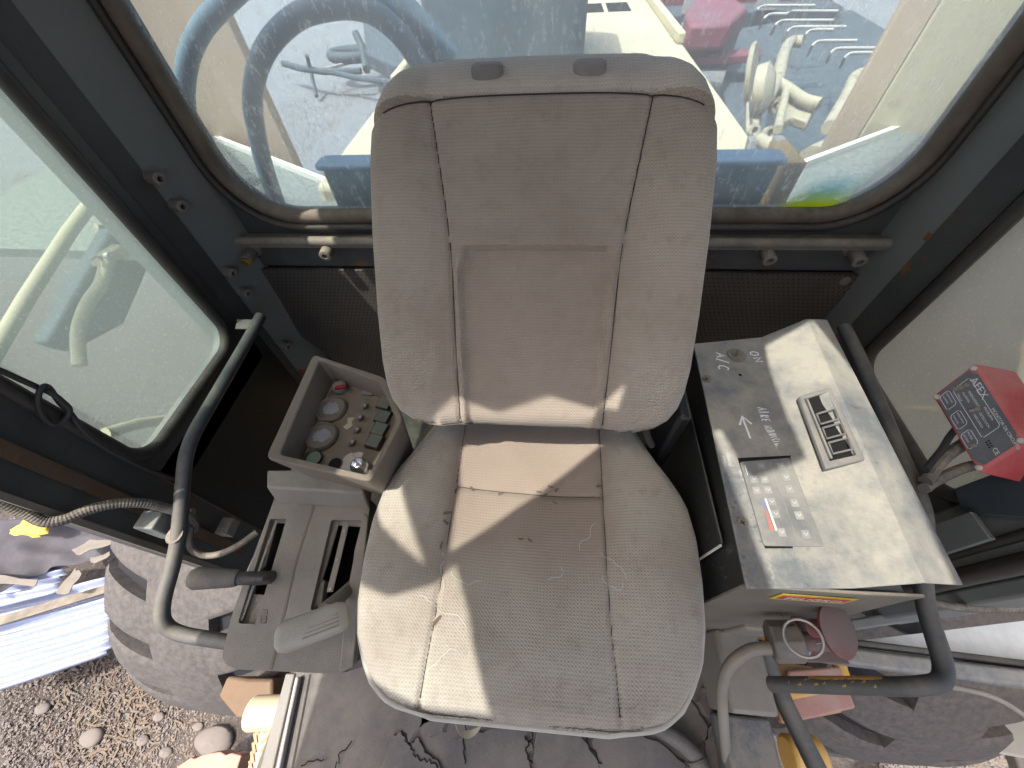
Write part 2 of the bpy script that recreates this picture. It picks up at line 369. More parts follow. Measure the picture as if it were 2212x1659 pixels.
# ================================================================== CAB
cab = thing("wheel_loader", "old yellow wheel loader with dark grey cab, dusty windows, cream hood and huge tyres", "loader", (0, 0, 0))
YR = .82
def rrect(x0, x1, z0, z1, r, n=8):
    pts = []
    for cx_, cz_, a0 in ((x1 - r, z0 + r, -90), (x1 - r, z1 - r, 0), (x0 + r, z1 - r, 90), (x0 + r, z0 + r, 180)):
        for k in range(n + 1):
            a = math.radians(a0 + 90 * k / n); pts.append((cx_ + r * math.cos(a), cz_ + r * math.sin(a)))
    return pts
def framed(outer, inner, to3, thick, name, mat, parent, bevel=0):
    """plate with a rounded hole: outer and inner are loops of equal length"""
    n = len(inner); m_ = MB(); A = [to3(*p) for p in outer]; B_ = [to3(*p) for p in inner]; t = V3(thick)
    vs = A + B_ + [p + t for p in A] + [p + t for p in B_]; fs = []
    for i in range(n):
        j = (i + 1) % n
        fs += [(i, j, n + j, n + i), (2 * n + i, 3 * n + i, 3 * n + j, 2 * n + j), (i, 2 * n + i, 2 * n + j, j), (n + i, n + j, 3 * n + j, 3 * n + i)]
    m_.add(vs, fs); return m_.build(name, mat, parent, bevel=bevel)
# rear wall with its window
WIN = rrect(-.715, .705, 2.672, 3.52, .13)
def outer_loop(x0, x1, z0, z1, inner):
    cx_ = (x0 + x1) / 2; cz_ = (z0 + z1) / 2; out = []
    for px_, pz_ in inner:
        dx, dz = px_ - cx_, pz_ - cz_; k = min(((x1 - x0) / 2) / abs(dx) if dx else 9, ((z1 - z0) / 2) / abs(dz) if dz else 9); out.append((cx_ + dx * k, cz_ + dz * k))
    return out
framed(outer_loop(-.80, .77, 2.60, 3.66, WIN), WIN, lambda x, z: V3((x, YR + .012, z)), (0, .03, 0), "rear_wall", m_cab, cab)
p = MB().add([(x, YR + .03, z) for x, z in WIN], [tuple(range(len(WIN)))])
pane = p.build("rear_window_pane", g_rear, cab, smooth=0)
MB().tube([(x, YR + .012, z) for x, z in rrect(-.722, .712, 2.664, 3.53, .137)], .0165, 10, closed=True).build("window_seal", m_sealtan, cab, 60)
MB().tube([(x, YR + .006, z) for x, z in rrect(-.748, .735, 2.640, 3.555, .15)], .0105, 8, closed=True).build("window_seal", m_seal, cab, 60)
# cross rail and boss plate under the window
b_ = MB(); b_.tube([(-.805, YR - .012, 2.612), (.757, YR - .012, 2.612)], .012, 12); b_.box(-.805, .757, YR - .02, YR + .02, 2.600, 2.618)
b_.build("cross_rail", m_rail, cab, 50)
MB().box(-.80, .77, YR + .002, YR + .03, 2.530, 2.602).build("boss_plate", m_cab, cab, bevel=.002)
def boss(parent, base, axis, r=.013, L=.03, filled=False, name="threaded_boss"):
    b = MB(); axis = nrm(axis)
    prof = [(r * 1.45, -.004), (r * 1.3, .002), (r, .006), (r, L), (r * .85, L + .0012)]
    if not filled: prof += [(r * .45, L + .0012), (r * .42, L - .012)]
    o = b.lathe(base, axis, prof, 18).build(name, m_boss, parent, 40)
    if filled:
        MB().lathe(V3(base) + axis * L, axis, [(r * .8, 0), (r * .8, .006), (r * .6, .008)], 6).build("brass_plug", plain("brass", (.55, .36, .10), .35, .9), o, 30)
    else:
        MB().lathe(V3(base) + axis * (L - .011), axis, [(r * .4, 0), (r * .4, .003)], 12).build("bore", plain("rust_bore", (.10, .035, .015), .9), o, 30)
    return o
for u, v, fl in ((535, 545, True), (704, 535, False), (1662, 543, False), (1856, 546, False)):
    q = at(u, v, y=YR - .02); boss(cab, (q[0], YR + .0, q[2] - .006), (0, -1, -.12), .0145, .040, fl)
# perforated sound panel
def perf_mat():
    m = dusty("perforated_panel", (.035, .034, .032), .35, .6, scale=4, up=.2, dust=(.16, .125, .09)); nt = m.node_tree; b = nt.nodes["Principled BSDF"]
    tc = N(nt, "ShaderNodeTexCoord"); mp = N(nt, "ShaderNodeMapping"); mp.inputs["Scale"].default_value = (85, 85, 85); nt.links.new(tc.outputs["Object"], mp.inputs[0])
    sp = N(nt, "ShaderNodeSeparateXYZ"); nt.links.new(mp.outputs[0], sp.inputs[0])
    row = math_(nt, 'FLOOR', sp.outputs[2]); xx = math_(nt, 'FRACT', math_(nt, 'ADD', sp.outputs[0], math_(nt, 'MULTIPLY', row, .5))); zz = math_(nt, 'FRACT', sp.outputs[2])
    d = math_(nt, 'ADD', math_(nt, 'POWER', math_(nt, 'SUBTRACT', xx, .5), 2), math_(nt, 'POWER', math_(nt, 'SUBTRACT', zz, .5), 2))
    hole = math_(nt, 'LESS_THAN', d, .028); src = b.inputs["Base Color"].links[0].from_socket
    nt.links.new(mixc(nt, hole, src, (.003, .003, .003)), b.inputs["Base Color"]); return m
pp = MB().prism([(-.80, .812, 2.526), (.755, .812, 2.526), (.72, .800, 2.28), (.60, .80, 2.02), (-.62, .80, 2.02), (-.76, .80, 2.28)], (0, .012, 0)).build("perforated_panel", perf_mat(), cab, bevel=.002)
MB().lathe(at(1825, 607, y=.81), (0, -1, 0), [(.012, 0), (.011, .003), (.006, .004)], 16).build("panel_screw", m_boss, cab, 40)
MB().box(-.80, .77, .83, .86, 2.0, 2.53).build("lower_rear_wall", m_dark, cab)
# corner posts
def post(name, pts, z0, z1, mat):
    return MB().prism([(x, y, z0) for x, y in pts], (0, 0, z1 - z0)).build(name, mat, cab, bevel=.006, seg=3)
post("rear_post", [(-.745, .832), (-.757, .812), (-.795, .735), (-.815, .665), (-.90, .665), (-.90, .90), (-.745, .90)], 2.0, 3.66, m_cabgrey)
post("rear_post", [(.735, .832), (.742, .812), (.752, .74), (.775, .69), (.87, .69), (.87, .90), (.735, .90)], 2.0, 3.66, m_cabgrey)
MB().prism([(-.7935, .734, 2.0), (-.8135, .664, 2.0), (-.82, .664, 2.0), (-.80, .736, 2.0)], (0, 0, 1.655)).build("post_flange", m_cab, cab)
MB().prism([(.7505, .742, 2.0), (.7735, .688, 2.0), (.78, .690, 2.0), (.757, .744, 2.0)], (0, 0, 1.655)).build("post_flange", m_cab, cab)
m_rust = plain("bare_rust", (.20, .085, .03), .9); m_prim = plain("worn_primer", (.30, .20, .12), .8)
for z0, z1, k in ((2.93, 3.12, 1), (2.66, 2.675, 2), (2.36, 2.40, 3)):
    r = np.random.RandomState(k); zz = np.linspace(z0, z1, 18); vs = []
    for z in zz:
        w_ = .003 + r.uniform(0, .0045); vs += [(.7478 - w_ * .18, .7445 + w_, z), (.7500, .7405 - w_ * .2, z)]
    MB().add(vs, [(2 * i, 2 * i + 1, 2 * i + 3, 2 * i + 2) for i in range(17)]).build("rust_chip", m_prim if k == 1 else m_rust, cab, 0)
# dark inner return of the posts and the side seals
XL, XR_ = -.80, .78
SWL = [(y, z) for y, z in rrect(.285, .640, 2.44, 3.12, .06)]; SWR = [(y, z) for y, z in rrect(.315, .672, 2.37, 3.12, .06)]
for X, W_, sgn, gm in ((XL, SWL, -1, g_side), (XR_, SWR, 1, g_right)):
    ys = [q[0] for q in W_]; yc0, yc1 = min(ys) - .05, max(ys) + .04
    framed([(a, b) for a, b in outer_loop(yc0, yc1, 2.33, 3.66, W_)], W_, lambda y, z, X=X: V3((X, y, z)), (sgn * .03, 0, 0), "side_window_frame", m_cab, cab)
    MB().tube([(X - sgn * .003, y, z) for y, z in W_], .013, 10, closed=True).build("side_window_seal", m_seal, cab, 60)
    MB().add([(X + sgn * .012, y, z) for y, z in W_], [tuple(range(len(W_)))]).build("side_window_pane", gm, cab, smooth=0)
# door posts and lower side skins
MB().box(-.87, -.795, .158, .282, 2.0, 3.66).build("door_post", m_cab, cab, bevel=.006)
MB().box(-.792, -.788, .200, .222, 2.05, 3.6).build("rust_strip", dusty("rust_strip_paint", (.075, .04, .018), .25, .6, scale=14, rust=.35), cab)
MB().box(-.792, -.786, .150, .160, 2.0, 3.6).build("door_gasket", m_boss, cab)
MB().box(-.84, -.80, -.93, .158, 2.93, 3.66).build("shade_header", m_cab, cab, bevel=.004)  # unseen panel, added to keep the sun off console and floor
MB().box(.80, .84, -.93, .195, 3.2, 3.66).build("shade_header", m_cab, cab, bevel=.004)
MB().box(.775, .86, .195, .312, 2.0, 3.66).build("door_post", m_cabgrey, cab, bevel=.006)
MB().tube([(.772, .200, 2.0), (.772, .200, 3.6)], .014, 8).build("door_gasket", m_seal, cab, 60)
MB().tube([(.772, .235, 2.0), (.772, .235, 3.6)], .008, 8).build("door_gasket", m_seal, cab, 60)
MB().box(-.83, -.80, .16, .80, 2.0, 2.40).build("side_skin", m_dark, cab)
MB().box(.785, .82, .2, .80, 2.0, 2.34).build("side_skin", m_dark, cab)
for (x, y, z, n) in ((350, 383, 0, 0), (400, 443, 0, 0), (510, 587, 0, 0), (542, 631, 0, 0), (628, 745, 0, 0)):
    q = at(x - 10, y, x=-.775); boss(cab, (-.797, q[1] + .004, q[2]), (1, -.35, 0), .0125, .034)
# roof, unseen: openings added and shaped to throw the sun patches
ZR = 3.66
def up_to_roof(p): k = (ZR - p[2]) / sdir[2]; return V3((p[0] + sdir[0] * k, p[1] + sdir[1] * k, ZR))
holes = [[at(p[0], p[1], z=(p[2] if len(p) > 2 else z)) for p in pts] for z, pts in (
    (2.50, [(798, 1062), (858, 968), (932, 1225), (884, 1180), (835, 1135)]),
    (2.50, [(770, 1255), (800, 1262), (860, 1285), (940, 1262), (985, 1217), (1012, 1320), (1052, 1556), (890, 1536), (752, 1462)]),
    (2.51, [(990, 965), (1075, 915), (1075, 885, 2.63), (1180, 840, 2.665), (1297, 880, 2.635), (1340, 895, 2.62), (1385, 905), (965, 1192), (985, 1050)]),
    (2.59, [(1541, 926), (1562, 922), (1600, 990), (1633, 1029), (1729, 994), (1745, 985), (1702, 890), (1668, 800), (1655, 742), (1755, 702), (1880, 840), (2092, 1284), (1679, 1290)]))]
holes = [[up_to_roof(p) for p in h] for h in holes]
MB().box(-.88, -.81, -1.0, -.93, 2.0, 3.66).build("front_post", m_cab, cab, bevel=.006)
MB().box(.80, .87, -1.0, -.93, 2.0, 3.66).build("front_post", m_cab, cab, bevel=.006)
# floor
def floor():
    m_ = MB(); n = 70; rng = np.random.RandomState(3)
    X = np.linspace(-.575, .47, n); Y = np.linspace(-.75, .80, n); vs = []
    for y in Y:
        for x in X:
            z = 2.0 + .006 * math.sin(7 * x + 3 * y) * math.sin(5 * y) + .003 * math.sin(31 * x) * math.cos(17 * y)
            vs.append((x - .06 * max(0, -y), y, z))
    m_.add(vs, [(j * n + i, j * n + i + 1, (j + 1) * n + i + 1, (j + 1) * n + i) for j in range(n - 1) for i in range(n - 1)]); return m_
struct(floor().build("floor", m_floor2, smooth=180))
# torn mat over the floor
def jag(pts, amp, seed, sub=6, closed=False):
    rng = np.random.RandomState(seed); pts = [V3(p) for p in pts]; out = []; m = len(pts)
    for i in range(m if closed else m - 1):
        a, b = pts[i], pts[(i + 1) % m]
        for k in range(sub):
            q = a + (b - a) * k / sub
            if k: q = q + np.array([rng.uniform(-amp, amp), rng.uniform(-amp, amp), 0])
            out.append(q)
    if not closed: out.append(pts[-1])
    return out
mat_ = thing("floor_mat", "grey peeling rubber mat cracked and torn in front of the seat", "mat", (-.05, -.1, 2.0))
def px_poly(pts, z): return [at(u, v, z=z) for u, v in pts]
main = jag(px_poly([(640, 1440), (600, 1560), (575, 1720), (1575, 1720), (1570, 1560), (1540, 1400), (1100, 1340), (660, 1390)], 2.010), .003, 1, 5, True)
MB().prism(main, (0, 0, .003)).build("mat_sheet", m_floor, mat_, 30, bevel=.001)
flaps = [[(820, 1660), (850, 1590), (868, 1580), (885, 1608), (905, 1592), (918, 1625), (945, 1640), (975, 1700), (820, 1710)],
         [(985, 1600), (1000, 1590), (1055, 1575), (1110, 1570), (1140, 1565), (1135, 1600), (1150, 1610), (1142, 1640), (1170, 1700), (990, 1700)],
         [(1160, 1580), (1240, 1565), (1262, 1600), (1290, 1640), (1300, 1700), (1180, 1700), (1150, 1640)],
         [(1285, 1565), (1340, 1570), (1420, 1600), (1480, 1650), (1500, 1710), (1310, 1710), (1280, 1610)]]
for i, fl in enumerate(flaps):
    MB().prism(jag(px_poly(fl, 2.015), .004, 10 + i, 4, True), (0, 0, .004)).build("torn_flap", m_floor, mat_, 30, bevel=.001)
for i, cr in enumerate([[(760, 1600), (735, 1625), (725, 1665)], [(868, 1582), (888, 1612), (905, 1640), (940, 1648), (955, 1680)], [(700, 1640), (650, 1655)],
                        [(1145, 1560), (1150, 1590), (1135, 1620), (1150, 1650)], [(1262, 1560), (1272, 1610), (1300, 1650)], [(1010, 1545), (1000, 1600), (1005, 1650)]]):
    MB().ribbon(jag(px_poly(cr, 2.0205), .004, 30 + i, 6), .0026, (0, 0, 1), .0004)  .build("crack", m_void, mat_, 0)
rr = np.random.RandomState(4)
for i in range(5):
    u, v = [(905, 1540), (940, 1548), (1540, 1520), (1500, 1560), (1545, 1610)][i]
    w_ = at(u, v, z=2.014); pl = [w_ + np.array([math.cos(a) * rr.uniform(.02, .045), math.sin(a) * rr.uniform(.015, .05), 0]) for a in np.linspace(0, 6.28, 9)[:-1]]
    MB().prism(jag(pl, .004, 60 + i, 3, True), (rr.uniform(-.01, .01), 0, .006)).build("torn_scrap", m_floor, mat_, 30)
# red primer showing in the tears
sill = thing("door_sill", "pale rubber and steel sill strips along the left edge of the floor", "sill", (-.6, -.2, 2.0))
MB().prism([at(625, 1455, z=2.0), at(560, 1700, z=2.0), at(590, 1700, z=2.0), at(645, 1455, z=2.0)], (0, 0, .018)).build("outer_strip", m_grey, sill, bevel=.003)
MB().prism([at(647, 1462, z=2.01), at(598, 1700, z=2.01), at(606, 1700, z=2.01), at(655, 1462, z=2.01)], (0, 0, .022)).build("rubber_strip", dusty("pale_rubber", (.42, .38, .37), .6, .7, scale=20, dust=(.55, .5, .47)), sill, bevel=.004)
MB().tube([at(651, 1462, z=2.036), at(603, 1700, z=2.036)], .0025, 6).build("groove", m_void, sill)

# ================================================================== SEAT
seat = thing("operator_seat", "beige grey knitted fabric seat with a tall backrest and stained cushion", "seat", (-.015, .2, 2.02))
def pad(name, mat, O, es, et, w_of_t, c_of_t, tt, height, thick, R, side_drop, ncol=170, parent=seat, taper=.012):
    O, es, et = V3(O), V3(es), V3(et); en = nrm(np.cross(es, et))
    a = np.linspace(-1, 1, ncol); U = np.sign(a) * (1 - (1 - np.abs(a)) ** 1.5)
    T = np.array(tt); W_ = np.array([w_of_t(t) for t in T]); Cc = np.array([c_of_t(t) for t in T])
    S = Cc[:, None] + U[None, :] * W_[:, None]; TT = np.repeat(T[:, None], ncol, 1)
    bl = np.concatenate([np.stack([Cc + W_, T], 1), np.stack([Cc - W_, T], 1), np.stack([np.linspace(Cc[0] - W_[0], Cc[0] + W_[0], 60), np.full(60, T[0])], 1), np.stack([np.linspace(Cc[-1] - W_[-1], Cc[-1] + W_[-1], 60), np.full(60, T[-1])], 1)])
    D = np.sqrt(((S[..., None] - bl[:, 0]) ** 2 + (TT[..., None] - bl[:, 1]) ** 2).min(-1))
    Rr = R(S, TT) if callable(R) else R
    Dm = np.minimum(D, Rr); H = height(S - Cc[:, None], TT, D) - Rr + np.sqrt(np.maximum(Rr ** 2 - (Rr - Dm) ** 2, 0))
    nr = len(T); vs = []; uv = []
    for j in range(nr):
        for i in range(ncol): vs.append(O + es * S[j, i] + et * TT[j, i] + en * H[j, i]); uv.append((S[j, i], TT[j, i]))
    fs = [(j * ncol + i, j * ncol + i + 1, (j + 1) * ncol + i + 1, (j + 1) * ncol + i) for j in range(nr - 1) for i in range(ncol - 1)]
    loop = [(0, i) for i in range(ncol)] + [(j, ncol - 1) for j in range(1, nr)] + [(nr - 1, i) for i in range(ncol - 2, -1, -1)] + [(j, 0) for j in range(nr - 2, 0, -1)]
    prev = [j * ncol + i for j, i in loop]; m_ = len(loop); cs, ct = Cc.mean(), T.mean()
    for k in range(1, 9):
        q = k / 8; base = len(vs); bulge = .006 * math.sin(math.pi * min(1, q * 1.3)) - taper * max(0, q - .7) / .3 * 1.5
        for j, i in loop:
            s_, t_ = S[j, i], TT[j, i]; d = nrm((s_ - cs, t_ - ct)); h = H[j, i]
            vs.append(O + es * (s_ + d[0] * bulge) + et * (t_ + d[1] * bulge) + en * (h + (-thick - h) * q)); uv.append((s_ + d[0] * q * .1, t_ + d[1] * q * .1))
        fs += [(prev[i], base + i, base + (i + 1) % m_, prev[(i + 1) % m_]) for i in range(m_)]; prev = list(range(base, base + m_))
    fs.append(tuple(prev)); b = MB(); b.v = [tuple(v) for v in vs]; b.f = fs; b.uv = uv
    surf = lambda s_, t_: (O + es * s_ + et * t_, en)
    return b, (O, es, et, en)
interp = lambda xs, ys: (lambda t: float(np.interp(t, xs, ys)))
def G(x, s_): return np.exp(-(x / s_) ** 2)
def sstep(a, b, x):
    t = np.clip((x - a) / (b - a), 0, 1); return t * t * (3 - 2 * t)
# backrest: a reclined plane from just above the cushion to the top seam
Bp = V3((0, .325, 2.63)); Tp = V3((0, .628, 2.954)); et = nrm(Tp - Bp); es = V3((1, 0, 0)); en = nrm(np.cross(es, et))
def arc_w(T0, T1, ws): return
bw_t = [-.030, -.027, -.020, -.008, .010, .035, .07, .15, .26, .36, .40, .43, .455, .475, .490, .500, .505]
bw_w = [.130, .165, .190, .210, .224, .233, .239, .244, .247, .246, .242, .233, .220, .200, .178, .150, .125]
wB = interp(bw_t, bw_w); cB = lambda t: -.016 - .004 * 0
seamB = lambda t: np.interp(t, [-.03, 0, .239, .30, .44], [.111, .112, .123, .131, .152])
def hB(s, t, D):
    sb = seamB(t); a = np.abs(s); h = np.zeros_like(s)
    h += np.where(a > sb, .010 * np.sin(np.clip((a - sb) / (.235 - sb), 0, 1) * np.pi * .85) ** 1.3, 0)          # side bolsters
    h += np.where(a <= sb, .004 * (1 - (a / sb) ** 2), 0)
    h -= .005 * G(a - sb, .0028) * (t < .442)                                                             # seams
    low = sstep(.2445, .2395, t) * sstep(.004, -.004, a - sb + .012 + .010 * sstep(.20, .245, t))          # lumbar recess
    h -= .012 * low
    h += .004 * G(t - .250, .010) * (a < sb)
    tc = .441 - .10 * np.maximum(a - .16, 0) - .012 * (a / .2) ** 4
    h -= .006 * G(t - tc, .004)
    h += .004 * G(t - tc - .014, .014)
    d_top = np.maximum(t - .452, 0); R_ = .075
    h -= R_ - np.sqrt(np.maximum(R_ ** 2 - np.minimum(d_top, R_) ** 2, 0))
    h += .0015 * np.sin(9 * s + 2) * np.sin(11 * t)
    return h
tt = np.concatenate([np.linspace(-.030, .02, 26), np.linspace(.023, .23, 60), np.linspace(.232, .255, 16), np.linspace(.258, .43, 50), np.linspace(.432, .505, 46)])
bb, fB = pad("backrest", m_back, Bp, es, et, wB, cB, tt, hB, .105, .024, 0)
back = bb.build("backrest", m_back, seat, 60)
back.data.materials.append(m_roll)
mi = np.zeros(len(back.data.polygons), dtype=np.int32)
nc = 170
for j in range(len(tt) - 1):
    for i in range(nc - 1):
        a = abs(-1 + 2 * i / nc); s_ = a * wB(tt[j])
        if tt[j] > .441 - .10 * max(s_ - .16, 0) - .012 * (s_ / .2) ** 4: mi[j * (nc - 1) + i] = 1
back.data.polygons.foreach_set("material_index", mi)
def on_pad(fr, pts, hfun, c, lift=.0015):
    O, es_, et_, en_ = fr; out = []
    for s_, t_ in pts:
        h = float(hfun(np.array([s_ - c]), np.array([t_]), None)[0]); out.append(O + es_ * s_ + et_ * t_ + en_ * (h + lift))
    return out
for sg in (-1, 1):
    MB().tube(on_pad(fB, [(cB(0) + sg * float(seamB(t)), t) for t in np.linspace(-.018, .438, 60)], hB, cB(0), .0010), .0009, 6).build("seam", m_seam, back)
tcr = lambda s_: .441 - .10 * max(abs(s_) - .16, 0) - .012 * (abs(s_) / .2) ** 4
MB().tube(on_pad(fB, [(cB(0) + s_, tcr(s_)) for s_ in np.linspace(-.215, .215, 60)], hB, cB(0), .0010), .0009, 6).build("seam", m_seam, back)
# head rest sockets on top
for u, v in ((1052, 142), (1275, 135)):
    tk_ = .468; hk = float(hB(np.array([0.0]), np.array([tk_]), None)[0]) - .003; q = Bp + et * tk_ + en * hk; q = V3((at(u, v, y=q[1])[0], q[1], q[2])); ax = nrm(et * .75 + en * .65)
    m2 = MB(); e1 = es; e2 = nrm(np.cross(ax, e1))
    prof = []
    for hh, k in ((-.02, 1), (.005, 1), (.0085, .93), (.010, .8)):
        prof.append([q + ax * hh + e1 * (.0215 * k * math.copysign(abs(math.cos(a)) ** .5, math.cos(a))) + e2 * (.0125 * k * math.copysign(abs(math.sin(a)) ** .5, math.sin(a))) for a in np.linspace(0, 2 * math.pi, 25)[:-1]])
    vs = [p for l in prof for p in l]; fs = [(r_ * 24 + i, r_ * 24 + (i + 1) % 24, (r_ + 1) * 24 + (i + 1) % 24, (r_ + 1) * 24 + i) for r_ in range(3) for i in range(24)] + [tuple(range(72, 96))]
    m2.add(vs, fs).build("headrest_socket", dusty("socket_plastic", (.17, .175, .16), .5, .5, scale=20, dust=(.36, .35, .31)), seat, 50)
# cushion
cw_y = [-.050, -.046, -.038, -.022, 0, .03, .07, .13, .19, .235, .26, .285, .31, .34, .37, .42, .44]
cw_w = [.120, .155, .180, .203, .220, .237, .249, .258, .262, .258, .250, .236, .220, .205, .192, .178, .165]
wC = interp(cw_y, cw_w); cC = lambda t: -.013 + .0 * t
def hC(s, t, D):
    a = np.abs(s + .004); sb = np.interp(t, [-.05, .05, .15, .25, .42], [.130, .124, .124, .125, .128]); h = np.zeros_like(s)
    h += np.where(a > sb, .015 * np.sin(np.clip((a - sb) / .125, 0, 1) * np.pi * .8) ** 1.3, 0) * sstep(-.06, .10, t)
    h -= np.where(a <= sb, .012 * (1 - (a / sb) ** 2), 0) * sstep(-.02, .15, t)
    h -= .005 * G(a - sb, .003)
    h -= .004 * G(t - .25 + .02 * (s), .005) * (a < sb) + .003 * G(t - .25, .02) * (a < sb)
    h -= .012 * sstep(.03, -.05, t)
    h += .0018 * np.sin(17 * s + 1) * np.sin(13 * t + 2) + .0012 * np.sin(41 * s + 9 * t)
    return h
ty = np.concatenate([np.linspace(-.050, 0, 34), np.linspace(.003, .23, 70), np.linspace(.232, .27, 18), np.linspace(.273, .44, 46)])
cb, fC = pad("cushion", m_cush, (0, 0, 2.5), (1, 0, 0), (0, 1, 0), wC, cC, ty, hC, .085, .022, 0)
cush = cb.build("cushion", m_cush, seat, 60)
for sg in (-1, 1):
    MB().tube(on_pad(fC, [(-.017 + sg * float(np.interp(t, [-.05, .05, .15, .25, .42], [.130, .124, .124, .125, .128])), t) for t in np.linspace(-.034, .42, 50)], hC, -.013, .0002), .0009, 6).build("seam", m_seam, cush)
MB().tube(on_pad(fC, [(s_, .25 - .02 * s_) for s_ in np.linspace(-.138, .104, 20)], hC, -.013, .0002), .0008, 6).build("seam", m_seam, cush)
# piping round the cushion edge
pp_ = []
for t in np.linspace(-.0495, .33, 70): pp_.append((cC(t) + wC(t) + .003, t, 2.472))
pl_ = [(2 * cC(0) - x, y, z) for x, y, z in pp_][::-1]
pf = [(x, -.053, 2.468 - .004) for x in np.linspace(-.13, .10, 12)]
MB().tube(resample(pl_ + pf + pp_, .008), .0042, 8).build("piping", m_roll, cush, 60)
# loose threads, fluff and wood crumbs lying on the cushion
rng = np.random.RandomState(5)
for k, (u, v, L) in enumerate([(1010, 1380, .05), (960, 1280, .03), (1180, 1250, .02), (1290, 1130, .03), (1300, 1190, .03), (1000, 1420, .04), (975, 1230, .03), (1305, 1240, .025)]):
    q = at(u, v, z=2.495); a = rng.uniform(0, 6.28); pts = []
    for i in range(14):
        a += rng.uniform(-.5, .7); q = q + np.array([math.cos(a), math.sin(a), 0]) * L / 13 * 1.8
        h = float(hC(np.array([q[0] + .013]), np.array([q[1]]), None)[0]); pts.append((q[0], q[1], 2.5 + h + .0012 + .001 * math.sin(i)))
    o = MB().tube(smooth_path(pts, 3), .00032, 4).build("loose_thread", m_white, cush)
CR = ["leftmost on the cross seam", "on the cross seam just right of its middle", "touching the one on the cross seam", "alone near the middle of the cushion", "below the right end of the cross seam", "above the right end of the cross seam",
      "on the cross seam left of its middle", "in the left seam below a thread", "in the left seam, upper one of two", "alone low on the left bolster", "left of the one in the cushion middle", "lowest in the left seam", "at the right seam by the cross seam", "between the two above the cross seam"]
for u, v in [(1018, 1050), (1165, 1055), (1180, 1060), (1145, 1163), (1200, 1080), (1203, 1052), (1080, 1060), (965, 1130), (968, 1110), (945, 1340), (1125, 1160), (955, 1180), (1295, 1050), (1190, 1045)]:
    q = at(u, v, z=2.5); h = float(hC(np.array([q[0] + .013]), np.array([q[1]]), None)[0]); a = rng.uniform(0, 3.1); L, W2 = rng.uniform(.004, .008), rng.uniform(.0012, .0025)
    d = np.array([math.cos(a), math.sin(a), 0]); e = np.array([-d[1], d[0], 0]); c0 = np.array([q[0], q[1], 2.5 + h + .001])
    tag(MB().prism([c0 - d * L - e * W2, c0 + d * L - e * W2 * .6, c0 + d * L * .8 + e * W2, c0 - d * L * .7 + e * W2 + np.array([0, 0, .002])], (0, 0, .0012)).build("wood_crumb", m_wood, None, 0), "tiny wood crumb on the seat cushion, " + CR.pop(0), "crumb", "wood crumbs on the cushion")
# seat base, hinge side covers, hanging strap
MB().box(-.19, .16, .02, .40, 2.02, 2.40).build("seat_base", m_dark, seat, bevel=.01)
MB().box(-.22, .19, .0, .43, 2.385, 2.42).build("cushion_pan", m_black, seat, bevel=.006)
hg = MB().box(.212, .232, .33, .44, 2.44, 2.62).build("recliner_cover", m_black, seat, bevel=.006)
MB().tube(smooth_path([at(u, v, z=z) for u, v, z in ((1392, 915, 2.57), (1396, 930, 2.56), (1400, 945, 2.55), (1408, 962, 2.53))], 4), .006, 8).build("recliner_lever", m_seam, seat, 50)
lp = smooth_path([at(u, v, z=z) for u, v, z in ((978, 1535, 2.40), (983, 1560, 2.34), (992, 1583, 2.30), (1015, 1586, 2.29), (1038, 1570, 2.31), (1044, 1540, 2.39))], 6)
MB().ribbon(lp, .010, (0, .3, 1), .0015).build("pull_strap", plain("strap_webbing", (.42, .38, .29), .8), seat, 60)

# ================================================================== LEFT CONSOLE
con = thing("control_console", "dusty beige plastic side console with gauge tray and two lever slots", "console", (-.37, .2, 2.02))
ZT = 2.58; ZP = 2.525
out_ = [at(u, v, z=ZT) for u, v in ((676, 764), (572, 989), (801, 1042), (872, 905), (832, 815))]
inn = [at(u, v, z=ZT) for u, v in ((690, 777), (603, 981), (796, 1026), (858, 905), (822, 826))]
cen = sum(out_) / 5
def rounded(poly, r, n=4):
    o = []; m_ = len(poly)
    for i in range(m_):
        a, b, c = V3(poly[i - 1]), V3(poly[i]), V3(poly[(i + 1) % m_]); ra = min(r, .4 * np.linalg.norm(a - b), .4 * np.linalg.norm(c - b)); p, q = b + nrm(a - b) * ra, b + nrm(c - b) * ra
        for k in range(n + 1): t = k / n; o.append((1 - t) ** 2 * p + 2 * t * (1 - t) * b + t * t * q)
    return o
O_, I_ = rounded(out_, .012), rounded(inn, .008); nn_ = len(O_)
low = [V3((cen[0] + (p[0] - cen[0]) * .84, cen[1] + (p[1] - cen[1]) * .82 + .006, 2.44)) for p in O_]
fl_ = [V3((cen[0] + (p[0] - cen[0]) * .93, cen[1] + (p[1] - cen[1]) * .95, ZP)) for p in I_]
vs = low + [p + V3((0, 0, -.006)) for p in O_] + [p * 1 + (cen - p) * .01 for p in O_] + I_ + fl_
fs = []
for r_ in range(4):
    for i in range(nn_): fs.append((r_ * nn_ + i, r_ * nn_ + (i + 1) % nn_, (r_ + 1) * nn_ + (i + 1) % nn_, (r_ + 1) * nn_ + i))
fs.append(tuple(range(nn_))[::-1])
tray = MB().add(vs, fs).build("gauge_tray", m_tray, con, 30, bevel=.002)
pn = MB().prism([V3((cen[0] + (p[0] - cen[0]) * .96, cen[1] + (p[1] - cen[1]) * .97, ZP - .002)) for p in I_], (0, 0, .003)).build("instrument_panel", m_tray, con, bevel=.0005)
PZ = ZP + .001; up3 = (0, 0, 1)
def pz(u, v, z=PZ): return at(u, v, z=z)
